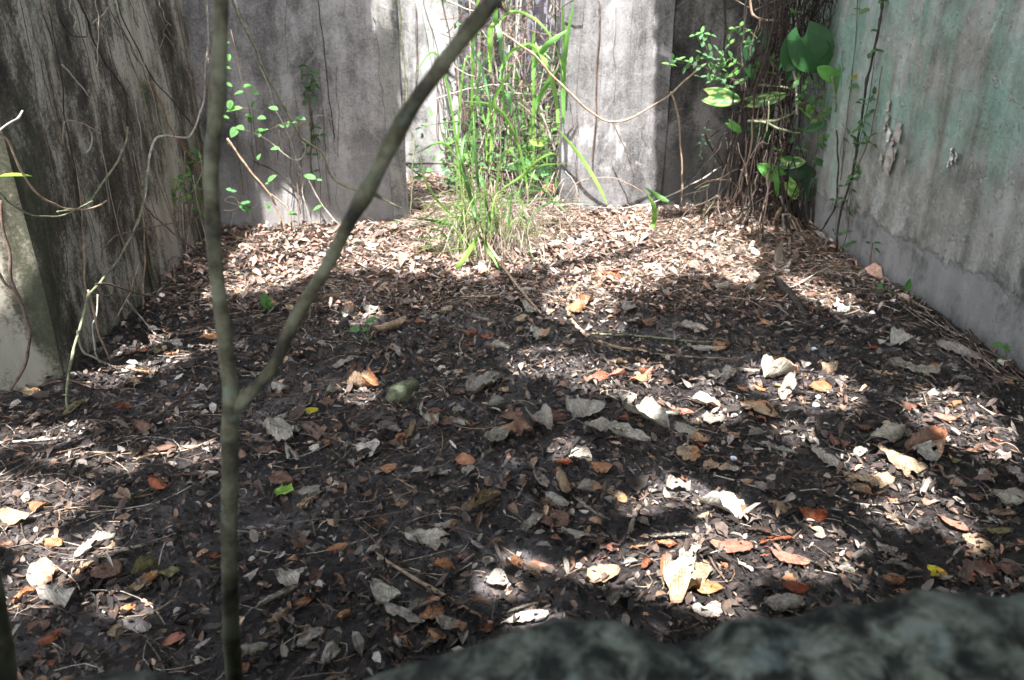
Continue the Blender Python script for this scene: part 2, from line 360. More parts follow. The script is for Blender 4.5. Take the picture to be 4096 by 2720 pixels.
prism('stained_shaded_wall', [Em2, E2 + V2(.5, .03), E2 + V2(.5, .35), Em2 + V2(0, .3)], 2.4, M['backdark'], 'dark grey stained and shaded concrete back wall panel behind the hanging vines')
rw = prism('teal_wall', [Rnear, Rfar - rd * .6, Rfar - rd * .6 + V2(.3, 0), Rnear + V2(.3, 0)], 2.5, M['right'],
      'faded teal plaster wall on the right with a bare grey foot', amp=.008)
# far wall of boards seen through the doorway
fb = empty('board_fence', (0, 10.4, 0), 'mauve grey wall of upright boards far beyond the doorway', 'fence')
x = -2.2
while x < 3.2:
    wd = random.uniform(.16, .2); m_ = MB(); m_.box(x, x + wd - .012, 10.4 + random.uniform(-.01, .01), 10.44, -.1, 2.5); m_.build('board', M['boards'], fb, smooth=False); x += wd
m_ = MB(); m_.box(-2.3, 3.3, 10.5, 10.56, .4, .5); m_.box(-2.3, 3.3, 10.5, 10.56, 1.9, 2.0); m_.build('rail', M['boards'], fb, smooth=False)
def inside(x, y):
    if y < 6.3:
        if y > A_.y and x < A_.x + (B_.x - A_.x) * (y - A_.y) / (B_.y - A_.y) + .005: return False
    if y <= A_.y and x < A_.x and y > A_.y + (A0.y - A_.y) * (x - A_.x) / (A0.x - A_.x) - .01: return False
    xr = Rfar.x + (Rnear.x - Rfar.x) * (y - Rfar.y) / (Rnear.y - Rfar.y)
    if x > xr - .005: return False
    if x < C_.x and y > B_.y + (C_.y - B_.y) * (x - B_.x) / (C_.x - B_.x) - .005 and y < 6.5: return False
    if x < C_.x - .35 and y > 6.4: return False
    if x < D2.x and y > D1.y: return False
    if x > E1.x and y > 6.64: return False
    if y > 10.3: return False
    return True
# ---------------------------------------------------------------- unseen shade tree, added overhead to cast the dappled shade
# gaps shaped into the crown so sun reaches the floor: centre, half sizes, tilt, of the bright patches (on 2361 px)
GAPS = [(660,590,210,38,-4),(520,615,60,30,0),(600,640,120,22,-8),(760,560,120,18,0),(1330,520,330,38,0),(1560,580,130,34,8),(1260,590,90,26,0),(1450,640,70,22,0),
 (1330,705,55,28,0),(1160,560,130,30,0),(1620,560,60,20,0),(330,825,75,20,-10),(230,860,40,12,0),(1260,835,60,13,0),(1410,880,55,17,0),(1520,925,45,20,0),(1640,940,45,24,0),(1860,895,80,26,10),
 (2210,975,80,36,20),(2270,1020,50,18,20),(85,1110,110,30,-20),(260,1085,45,14,-15),(110,1185,80,26,-25),(60,1230,60,20,0),(115,1310,40,28,0),(50,1375,50,22,0),(290,1400,55,14,0),(220,1265,50,18,-30),
 (1665,1195,45,24,20),(1770,1270,130,30,12),(1610,1340,90,52,-20),(1460,1300,80,20,0),(1200,1305,45,14,0),(1150,1352,32,20,0),(1235,1432,45,12,0),(2190,1205,60,16,42),(2060,1090,60,14,30),
 (1880,1300,80,18,12),(1900,690,70,10,20),(820,725,45,14,0),(1640,1415,60,22,0),(1990,1060,30,10,20),(1830,1000,30,10,0),(450,1050,60,10,0),(500,790,40,9,0),(2050,1190,40,10,20),(1310,1040,20,8,0),
 (720,560,200,22,0),(460,665,50,12,0),(1700,640,25,12,0),(950,610,60,14,0),(1080,620,40,12,0),(1560,1135,50,16,10),(1480,1165,30,10,0),(1930,1240,60,12,25),(1720,1205,40,12,0),(1540,1280,50,14,0),(2090,1170,26,14,40),(1380,1335,50,12,0),(1290,1330,40,12,0),(830,910,20,8,0),(1600,905,30,8,0),(1480,870,40,10,0),(20,1000,60,14,-20),(150,1140,50,10,-20),(1380,760,40,8,0),(1560,620,50,10,0),(1350,660,40,10,0),(140,1000,50,8,-15)]
LITPTS = [(px('L', 480, 330), 6.05, .17), (px('L', 350, 350), 6.1, .13), (px('L', 560, 430), 6.0, .14), (px('L', 560, 560), 6.0, .13), (px('L', 700, 200), 6.0, .10), (px('L', 890, 560), 5.9, .06), (px('L', 200, 600), 6.2, .10),
          (px('I', 1435, 250), 4.6, .05), (px('I', 1350, 890), 4.6, .07), (px('E', 850, 200), 5.5, .12), (px('J', 60, 880), 5.8, .12), (px('H', 1120, 60), 5.3, .09), (px('J', 350, 560), 6.1, .05), (px('I', 1020, 1250), 4.4, .05)]
LP = [(atY(p[0], p[1], Y), r) for p, Y, r in LITPTS]
Bang = [(cx * 1024 / 2361, cy * 1024 / 2361, rx * 1.15 * 1024 / 2361 + (9 if cy > 800 else 5), ry * 1.15 * 1024 / 2361 + (7.5 if cy > 800 else 4.5), R(a)) for cx, cy, rx, ry, a in GAPS]
def sunlit(p):
    """does the light through this point of the crown belong to a bright patch?"""
    for q, r in LP:
        d = q - p; t = d.dot(SUN)
        if t > 0 and (d - SUN * t).length < r: return True
    hit = p + SUN * (-p.z / SUN.z)
    X, Y = hit.x, hit.y
    def ycross(yw): t = (yw - p.y) / SUN.y; return p + SUN * t
    # beyond the back walls
    if Y > 6.2:
        c = ycross(6.45)
        if -.80 < c.x < .45:                                # through the doorway
            cd = ycross(8.19)
            if cd.x < D2.x + .06 and cd.z > -.1: return not (-.98 < cd.x < -.86) or cd.z < .5
            return Y < 8.2
        if c.x >= .40:
            c = ycross(6.66); u, v = proj(c)
            if c.z > 2.3: return True
            return u < 657 and v > -30
        if c.z > 2.3: return True
        u, v = proj(c)
        return (386 < u < 408 and v < 110 and c.z < 2.2)
    u, v = proj(hit)
    if X < A_.x + .3:
        t = (3.15 - p.y) / SUN.y; c = p + SUN * t; a, b_ = proj(c)
        if c.z > 0 and X < A_.x and Y > 3.1:
            return (a < 44 and 172 < b_ < 222) or (a < 30 and 232 < b_ < 300) or (a < 52 and 352 < b_ < 394)
    wob = noise.noise(Vector((X * 3.1, Y * 3.1, 4))) * .45
    for cx, cy, rx, ry, a in Bang:
        dx, dy = u - cx, v - cy
        if abs(dx) > rx * 2.5 + 30 or abs(dy) > ry * 3 + 30: continue
        e = (dx * math.cos(a) + dy * math.sin(a)) / rx, (-dx * math.sin(a) + dy * math.cos(a)) / ry
        if e[0] ** 2 + e[1] ** 2 < 1.45 + wob * 1.8: return True
    return False
tree = empty('added_shade_tree', (-3.9, .6, 0), 'unseen tree added overhead to cast shade, crown gaps shaped to the sun patches', 'tree')
b = MB(); TB = Vector((-3.9, .6, -.1))
b.tube([TB, (-3.85, .7, 1.5), (-3.6, .9, 3.0), (-3.2, 1.2, 4.3)], [.17, .14, .12, .10], 12, wob=.03); b.build('trunk', M['bark'], tree)
for e in [(-1.8, 3.6, 5.0), (.4, 3.4, 5.1), (1.9, 1.8, 5.2), (-.8, .6, 5.3), (-2.2, -1.2, 5.0), (1.6, -1.0, 5.2), (-1.4, 5.0, 4.9), (2.4, 4.6, 5.0)]:
    b = MB(); e = Vector(e); s = Vector((-3.3, 1.15, 4.1)); mid = s.lerp(e, .5) + Vector((0, 0, .35)); b.tube([s, mid, e], [.06, .04, .012], 7, wob=.08); b.build('limb', M['bark'], tree)
vs = []; fs = []; cs = []
def cleaf(p, L, W):
    yaw = random.uniform(0, 6.28); d = Vector((math.cos(yaw), math.sin(yaw), random.uniform(-.35, .25))).normalized(); s = d.cross(Vector((0, 0, 1))).normalized() + Vector((0, 0, random.uniform(-.3, .3)))
    p = p - d * L * .5; n = len(vs); m = p + d * L * .5; vs.extend([p, m + s * W * .5, p + d * L, m - s * W * .5]); fs.append((n, n + 1, n + 2, n + 3))
    g = random.uniform(.6, 1.3); cs.extend([(.05 * g, .11 * g, .02 * g)] * 4)
for layer, (z0, sp) in enumerate([(4.25, .088), (4.7, .095), (5.1, .11)]):
    y = -3.2
    while y < 9.0:
        x = -5.0
        while x < 4.6:
            p = Vector((x + random.uniform(-.04, .04), y + random.uniform(-.04, .04), z0 + .25 * noise.noise(Vector((x, y, layer)) * .8) + random.uniform(-.12, .12)))
            L = random.uniform(.17, .25); c = p + Vector((0, 0, 0))
            if not (sunlit(c + Vector((.09, 0, 0))) or sunlit(c - Vector((.09, 0, 0))) or sunlit(c + Vector((0, .09, 0))) or sunlit(c - Vector((0, .09, 0)))): cleaf(p, L, L * random.uniform(.6, .8))
            else:
                for _q in range(7):
                    c2 = c + Vector((random.uniform(-.09, .09), random.uniform(-.09, .09), random.uniform(-.05, .05)))
                    if not sunlit(c2): cleaf(c2, L * .42, L * .3)
            x += sp
        y += sp
b = MB(); b.v = vs; b.f = fs; b.c = cs; b.uv = [(0, 0)] * len(vs)
M['crown'] = mat_frag('crown_leaf', .55, .14, .8); b.build('crown', M['crown'], tree, smooth=False)
# ---------------------------------------------------------------- mossy rock ledge right in front of the viewer
RID = [(-1500, 1640), (-400, 1640), (60, 1620), (130, 1550), (210, 1528), (330, 1530), (440, 1560), (520, 1600), (640, 1640), (760, 1600), (850, 1555), (990, 1498), (1100, 1470), (1180, 1440), (1270, 1412), (1400, 1420), (1500, 1440), (1560, 1455), (1620, 1450), (1680, 1405), (1780, 1410),
       (1900, 1395), (2050, 1380), (2130, 1338), (2200, 1340), (2361, 1360), (2600, 1340), (3200, 1380)]
RY = .62; k_ = 1024 / 2361
rid = [(atY(x * k_, y * k_, RY).x, atY(x * k_, y * k_, RY).z) for x, y in RID]
b = MB(); xs = np.linspace(-1.1, 1.3, 260); prof = [(1.0, .10), (.80, .05), (.72, .0), (.35, -.04), (.2, -.10), (.05, -.3)]
pts = []
for x in xs:
    zr = float(np.interp(x, [a for a, _ in rid], [c for _, c in rid])) - .009
    col_ = []
    for (yy, dz) in [(.90, -zr - .1), (.88, -.7 * zr), (.84, -.42 * zr), (.78, -.26), (.72, -.15), (.665, -.062), (.62, 0), (.57, .0), (.52, -.018), (.47, -.03), (.42, -.035), (.36, -.045), (.30, -.06), (.24, -.09), (.18, -.16), (.14, -.35), (.12, -zr - .1)]:
        col_.append(Vector((x, yy, zr + dz)))
    pts.append(spline(col_, 4))
n2 = len(pts[0]); vs = []
for c_ in pts:
    for v in c_:
        d = Vector((noise.noise(v * 9), noise.noise(v * 9 + Vector((4, 4, 4))), noise.noise(v * 9 + Vector((8, 1, 2))))) * .024 + Vector((noise.noise(v * 22), noise.noise(v * 22 + Vector((1, 2, 3))), noise.noise(v * 22 + Vector((3, 3, 3))) * 1.6)) * .014
        if v.y > .45: d *= .35
        vs.append(v + d)
b.add(vs, [(i * n2 + j, (i + 1) * n2 + j, (i + 1) * n2 + j + 1, i * n2 + j + 1) for i in range(len(pts) - 1) for j in range(n2 - 1)])
tag(b.build('mossy_ledge', M['rock'], origin=(0, .5, 0)), 'blurred dark mossy rock ledge across the bottom of the view', 'rock')
# ---------------------------------------------------------------- saplings close to the viewer
def vpt(pts, Y): return [atY(x * k_, y * k_, Y) for x, y in pts]
tr = empty('sapling', (-.42, 1.1, 0), 'slender forked olive sapling standing just in front of the viewer', 'sapling')
b = MB(); P = vpt([(512, -60), (508, 100), (500, 250), (487, 400), (490, 500), (497, 600), (507, 700), (520, 800), (530, 900), (532, 960), (530, 1100), (530, 1250), (533, 1400), (540, 1568), (548, 1900)], 1.1)
last = P[-1]; P += [Vector((last.x + .01, 1.12, .25)), Vector((last.x + .02, 1.13, -.05))]
s_ = .80 / F * k_ / 2
rads = [38, 38, 39, 37, 37, 37, 38, 38, 40, 45, 42, 40, 42, 43, 44, 46, 50]
depth = lambda q: q.y * CP - (q.z - H) * SP
b.tube(P, [r * k_ / 2 * .88 * depth(q) / F for r, q in zip(rads, P)], 14, wob=.003, knots=.10, res=8); b.build('trunk', M['bark'], tr)
b = MB(); Q = [atY(x * k_, y * k_, Y) for x, y, Y in [(528, 960, 1.1), (565, 915, 1.098), (600, 880, 1.09), (640, 822, 1.08), (700, 705, 1.07), (760, 600, 1.06), (800, 520, 1.05), (850, 430, 1.04), (900, 330, 1.03), (960, 230, 1.02), (1020, 150, 1.01), (1080, 70, 1.0), (1140, -5, 1.0), (1210, -90, 1.0)]]
b.tube(Q, [r * k_ / 2 * .86 * depth(q) / F for r, q in zip((38, 36, 32, 33, 34, 36, 38, 40, 41, 42, 42, 42, 42, 42), Q)], 14, wob=.003, knots=.16, res=8); b.build('branch', M['bark'], tr)
for q, rr in ((Q[12], 44), (Q[10], 43), (Q[7], 41), (Q[5], 37)):   # swollen nodes and a broken twig stub at each
    dq = (Q[7] - Q[5]).normalized(); b = MB(); b.tube([q - dq * .012, q - dq * .004, q + dq * .004, q + dq * .012], [rr * s_ * .8, rr * s_ * 1.16, rr * s_ * 1.16, rr * s_ * .8], 12, wob=.001)
    b.tube([q, q + Vector((.010, 0, -.012)), q + Vector((.017, .002, -.016))], [.004, .003, .002], 6); b.build('node', M['bark'], tr)
b = MB(); Q = [atY(x * k_, y * k_, .9) for x, y in [(-75, 1100), (-50, 1250), (-30, 1350), (-8, 1480), (5, 1568), (20, 1700)]]; Q.append(Vector((Q[-1].x, .9, -.05)))
b.tube(Q, [.0185, .019, .020, .021, .021, .022, .026], 14, wob=.003, res=8); tag(b.build('sapling', M['bark'], origin=(Q[-1].x, .9, 0)), 'blurred sapling stem cut by the lower left edge of the view', 'sapling')
# ---------------------------------------------------------------- ground litter (nobody could count it)
PAL = [((.010, .008, .007), 30), ((.020, .015, .012), 26), ((.045, .031, .025), 16), ((.10, .066, .048), 11), ((.17, .105, .07), 7), ((.25, .14, .085), 3), ((.20, .175, .15), 6), ((.31, .28, .245), 4), ((.36, .25, .17), 3), ((.12, .10, .088), 7)]
PF = [((.06, .045, .038), 12), ((.13, .085, .068), 16), ((.22, .14, .11), 18), ((.33, .20, .155), 14), ((.42, .25, .18), 9), ((.42, .35, .30), 15), ((.56, .48, .42), 10), ((.46, .33, .26), 8)]  # far litter palette, sunlit brightness put into its paler, pinker tones
def litter(n, szr, region, pal, lift, name_b, grow=0, ti=1):
    pc = [c for c, _ in pal]; pw = np.array([k for _, k in pal], float); pw /= pw.sum(); got = 0
    X = np.random.uniform(region[0], region[1], n); Y = np.random.uniform(region[2], region[3], n)
    for x, y in zip(X, Y):
        if not inside(x, y): continue
        if noise.noise(Vector((x * 2.2, y * 2.2, grow))) < random.uniform(-.75, .15) - .0: 
            if random.random() < .45: continue
        L = random.uniform(*szr) * (1.5 if random.random() < .06 else 1); W = L * (random.uniform(.12, .55) if y > 4.3 else random.uniform(.2, .6)); a = random.uniform(0, 6.28)
        ca, sa = math.cos(a), math.sin(a); tl, rl = random.gauss(0, .28 * ti), random.gauss(0, .38 * ti); bend = random.uniform(-.35, .5) * L; fold = random.uniform(-.15, .45) * W
        z = ground_h(x, y) + random.uniform(0, lift) + .004
        loc = []
        for (u, v, f) in ((-.5, 0, 0), (-.18, 0, 0), (.2, 0, 0), (.5, 0, 0), (-.2, .5, 1), (.2, .42, 1), (-.2, -.5, 1), (.2, -.42, 1)):
            u_ = (u + random.uniform(-.05, .05)) * L; v_ = v * W * random.uniform(.75, 1.2)
            zz = -bend * (u * u) * 2 + fold * f + tl * u_ + rl * v_
            loc.append((x + u_ * ca - v_ * sa, y + u_ * sa + v_ * ca, zz))
        mz = min(q[2] for q in loc); loc = [(q[0], q[1], q[2] - mz + z) for q in loc]
        c = pc[np.random.choice(len(pc), p=pw)] if False else pc[int(np.searchsorted(np.cumsum(pw), random.random() * .9999))]
        g = random.uniform(.7, 1.3); c = (c[0] * g, c[1] * g, c[2] * g)
        name_b.add(loc, [(0, 6, 1), (0, 1, 4), (1, 6, 7, 2), (1, 2, 5, 4), (2, 7, 3), (2, 3, 5)], c)
b = MB()
litter(30000, (.006, .016), (-2.6, 2.7, 1.3, 4.4), PAL[:4] + PAL[9:], .004, b, 0, 2.4)
litter(19000, (.012, .034), (-2.6, 2.7, 1.2, 4.4), PAL, .006, b)
litter(7000, (.018, .045), (-2.6, 2.7, 1.3, 4.6), [((.045, .032, .026), 3), ((.075, .055, .045), 3), ((.11, .09, .075), 3), ((.15, .13, .11), 2), ((.028, .02, .017), 4)], .008, b, 21, 1.6)
litter(5200, (.028, .06), (-2.6, 2.7, 1.2, 4.6), PAL, .012, b, 3)
litter(20000, (.015, .05), (-2.6, 2.7, 4.2, 6.9), PAL[1:] + PF, .015, b, 5)
litter(7500, (.025, .09), (-2.4, 2.4, 4.6, 7.6), PF[:6], .03, b, 9)
litter(9000, (.008, .03), (-2.5, 2.5, 4.3, 7.6), PAL[:5] + PF[:3], .03, b, 11)
litter(5000, (.02, .06), (-1.2, .6, 6.2, 9.5), PF, .03, b, 9)
tag(b.build('leaf_litter', M['frag'], smooth=False), 'small brown and grey leaf fragments scattered over the dark soil', 'leaf litter', kind='stuff')
# fine rootlets and stalks
b = MB()
STC = [(.06, .042, .03), (.14, .10, .07), (.25, .19, .14), (.03, .022, .018), (.36, .31, .25), (.20, .12, .07)]
def stalks(n, region, lr, rr, up=.012, dens=None):
    for _ in range(n):
        x, y = random.uniform(region[0], region[1]), random.uniform(region[2], region[3])
        if not inside(x, y): continue
        a = random.gauss(0, .9); L = random.uniform(*lr); p = Vector((x, y, 0)); pts = []; da = random.gauss(0, .55)
        for k in range(4):
            if not inside(p.x, p.y): break
            pts.append(Vector((p.x, p.y, ground_h(p.x, p.y) + .006 + random.uniform(0, up)))); p = p + Vector((math.cos(a), math.sin(a), 0)) * L / 3; a += da
        if len(pts) > 2: b.tube(pts, random.uniform(*rr), 3, random.choice(STC), res=2)
stalks(1300, (-2.5, 2.6, 1.3, 4.4), (.05, .22), (.0006, .0016))
stalks(420, (-2.5, -.3, 1.6, 4.6), (.12, .5), (.0007, .0018))
stalks(5000, (-2.4, 2.4, 4.2, 6.9), (.05, .32), (.0009, .0026), .035)
stalks(1200, (1.0, 2.4, 4.6, 6.8), (.1, .4), (.001, .0025), .05)
stalks(1500, (-1.1, .5, 6.0, 9.0), (.15, .6), (.0014, .0035), .07)
for k in range(170):      # straw lying along the right wall
    t = random.random(); y = 2.2 + 4 * t; x = Rfar.x + (Rnear.x - Rfar.x) * (y - Rfar.y) / (Rnear.y - Rfar.y) - abs(random.gauss(0, .05)) - .02
    L = random.uniform(.1, .5); q = Vector((x + .03 * L - random.uniform(0, .04), y - L, 0)); p = Vector((x, y, 0)); mm = p.lerp(q, .5) + Vector((-random.uniform(0, .05), 0, 0))
    b.tube([Vector((v.x, v.y, ground_h(v.x, v.y) + random.uniform(.006, .03))) for v in (p, mm, q)], random.uniform(.001, .0025), 3, random.choice(STC), res=3)
tag(b.build('dry_stalks', M['frag'], smooth=False), 'fine dry stalks and rootlets strewn among the leaf litter', 'dry stalks', kind='stuff')
# ---------------------------------------------------------------- the large fallen leaves, each a thing of its own
CC = dict(g=((.35, .325, .28), 'grey'), w=((.47, .435, .38), 'pale'), t=((.42, .31, .20), 'tan'), o=((.40, .205, .105), 'orange brown'), r=((.27, .09, .04), 'rust red'),
          b=((.17, .10, .07), 'brown'), d=((.05, .038, .032), 'blackish brown'), y=((.62, .52, .03), 'yellow'), l=((.30, .52, .08), 'lime green'), v=((.20, .18, .085), 'olive'), s=((.40, .17, .12), 'salmon pink'))
FORM = dict(f='flat', a='arched', c='cupped', s='rolled up', k='crumpled', w='wavy', h='heart shaped', n='lobed')
LEAVES = []
def leafmesh(L, W, form, seed, col, nu=14, nv=8):
    rs = random.Random(seed); b = MB(); v0 = Vector((seed % 97, seed % 31, 0)); _g = rs.uniform(.75, 1.15); col = tuple(c * _g * rs.uniform(.97, 1.03) for c in col)
    curl = dict(f=rs.uniform(-.5, .5), a=rs.uniform(-1.7, -1.2), c=rs.uniform(1.2, 1.9), s=rs.uniform(2.3, 3.0) * rs.choice((1, -1)), k=rs.choice((-1, 1)) * rs.uniform(.8, 1.7), w=rs.choice((-1, 1)) * rs.uniform(.5, 1.2), h=.12, n=rs.uniform(-.4, .2))[form]
    bend = dict(f=rs.uniform(-.15, .15), a=rs.uniform(-1.1, -.6), c=rs.uniform(.2, .9), s=rs.uniform(-.4, .4), k=rs.uniform(-.9, .6), w=rs.uniform(-.7, .4), h=.05, n=-.2)[form]
    ruf = dict(f=.06, a=.08, c=.08, s=.06, k=.24, w=.16, h=.01, n=.05)[form] * (W + L) / 2; tw = rs.uniform(-.5, .5) if form in 'wsk' else rs.uniform(-.15, .15)
    fold = rs.choice((-1, 1)) * rs.uniform(.08, .32) * dict(f=.5, a=.3, c=.5, s=0, k=1, w=1, h=.3, n=.5)[form]; pk = rs.uniform(.40, .58); curl *= 1.25 if form in 'akcw' else 1; jag = .15 if form in 'kw' else .08
    vs = []; uv = []; cs = []; tipc = rs.random() < .2
    for i in range(nu + 1):
        u = i / nu
        if form == 'h': ww = min(1, (u * 7) ** .5) * max(0, 1 - u) ** .62 * 1.35 if u > 0 else .0
        elif form == 'n': ww = math.sin(math.pi * min(1, u * .97 + .02)) ** .6 * (1 + .30 * math.cos(u * 17))
        else: ww = (math.sin(math.pi * u ** (math.log(.5) / math.log(pk)))) ** .78 if 0 < u < 1 else 0
        ww *= W / 2
        for j in range(nv + 1):
            t = j / nv * 2 - 1; jj = 1 + jag * noise.noise(Vector((u * 6, math.copysign(2, t), seed % 50))) * 2 * abs(t)
            s = t * ww * jj; q = Vector((u * L, s, 0))
            if abs(curl) > .05:
                a = curl * t * min(1, 2 * ww / W + .1); r = (W / 2) / curl
                q.y = r * math.sin(a); q.z = r * (1 - math.cos(a))
            q.z += .0028 * L / .12 * math.sin(6.28 * (u * 9 - abs(t) * 1.6)) * (1 if form in 'acswk' else .3)
            q.z += ruf * noise.noise(Vector((u * 3.2, t * 1.5, 0)) + v0) * (.5 + abs(t)) + ruf * .5 * noise.noise(Vector((u * 9, t * 4, 3)) + v0)
            q.z += fold * abs(t) * ww * 2
            ta = tw * (u - .5) * 2; q.y, q.z = q.y * math.cos(ta) - q.z * math.sin(ta), q.y * math.sin(ta) + q.z * math.cos(ta)
            if abs(bend) > .02:
                al = bend * (u - .5) * 1.0; Rr = L / bend; q.x, q.z = (Rr - q.z) * math.sin(al) + L / 2, Rr - (Rr - q.z) * math.cos(al)
            vs.append(q); uv.append((u, j / nv)); e = 1 + .25 * noise.noise(Vector((u * 3, t * 2, 9)) + v0) - .12 * abs(t)
            cs.append((col[0] * e * (1.15 if tipc and u > .6 else 1), col[1] * e * (.8 if tipc and u > .6 else 1), col[2] * e * (.6 if tipc and u > .6 else 1)))
    hole = rs.random() < .25; hx, hy = rs.randint(4, nu - 4), rs.randint(2, nv - 3)
    fs = [(i * (nv + 1) + j, (i + 1) * (nv + 1) + j, (i + 1) * (nv + 1) + j + 1, i * (nv + 1) + j + 1) for i in range(nu) for j in range(nv) if not (hole and form in 'kcwa' and abs(i - hx) < 2 and j == hy)]
    b.add(vs, fs, cs, uv)
    c0 = vs[nv // 2]; c1 = vs[(nv + 1) * 3 + nv // 2]; dd = (c0 - c1).normalized()
    b.tube([c1 + Vector((0, 0, -.0008)), c0, c0 + dd * L * .08 + Vector((0, 0, .004)), c0 + dd * L * rs.uniform(.12, .22) + Vector((0, rs.uniform(-.01, .01), .002))], [.0008, .0014, .0012, .0014], 4, tuple(c * .7 for c in col), res=2)
    return b
def leaf(p0, p1, W, form, c, name='fallen_leaf', label=None, lift=0.0, cat='leaf'):
    a, e = G(*p0), G(*p1); v = e - a; L = max(.02, v.length); v.z = 0
    hz = abs(v.x) / max(.001, math.hypot(v.x, v.y)); W *= .92 + .75 * hz ** 2
    i = len(LEAVES); b = leafmesh(L, L * W, form, 1000 + i * 7, CC[c][0])
    yaw = math.atan2(v.y, v.x); rx = random.gauss(0, .10 if form != 'f' else .06); ry = -math.atan2(e.z - a.z, max(L, .001)) + random.gauss(0, .06)
    Mx = Matrix.Rotation(yaw, 4, 'Z') @ Matrix.Rotation(ry, 4, 'Y') @ Matrix.Rotation(rx, 4, 'X')
    vs = [Mx @ Vector(q) for q in b.v]; zs = sorted(q.z for q in vs); zm = zs[len(zs) // 20]
    c3 = Vector((a.x, a.y, 0)); gz = max(ground_h(a.x, a.y), ground_h(e.x, e.y), ground_h((a.x + e.x) / 2, (a.y + e.y) / 2)) if L > .08 else ground_h(a.x, a.y)
    b.v = [(q.x + c3.x, q.y + c3.y, q.z - zm + gz + .010 + lift) for q in vs]
    ctr = Vector(((a.x + e.x) / 2, (a.y + e.y) / 2, gz + .01))
    o = b.build(name, M['leaf'], origin=ctr); o['category'] = cat
    LEAVES.append(dict(o=o, b=b, p=ctr, L=L, W=W, form=form, c=c, label=label)); return o
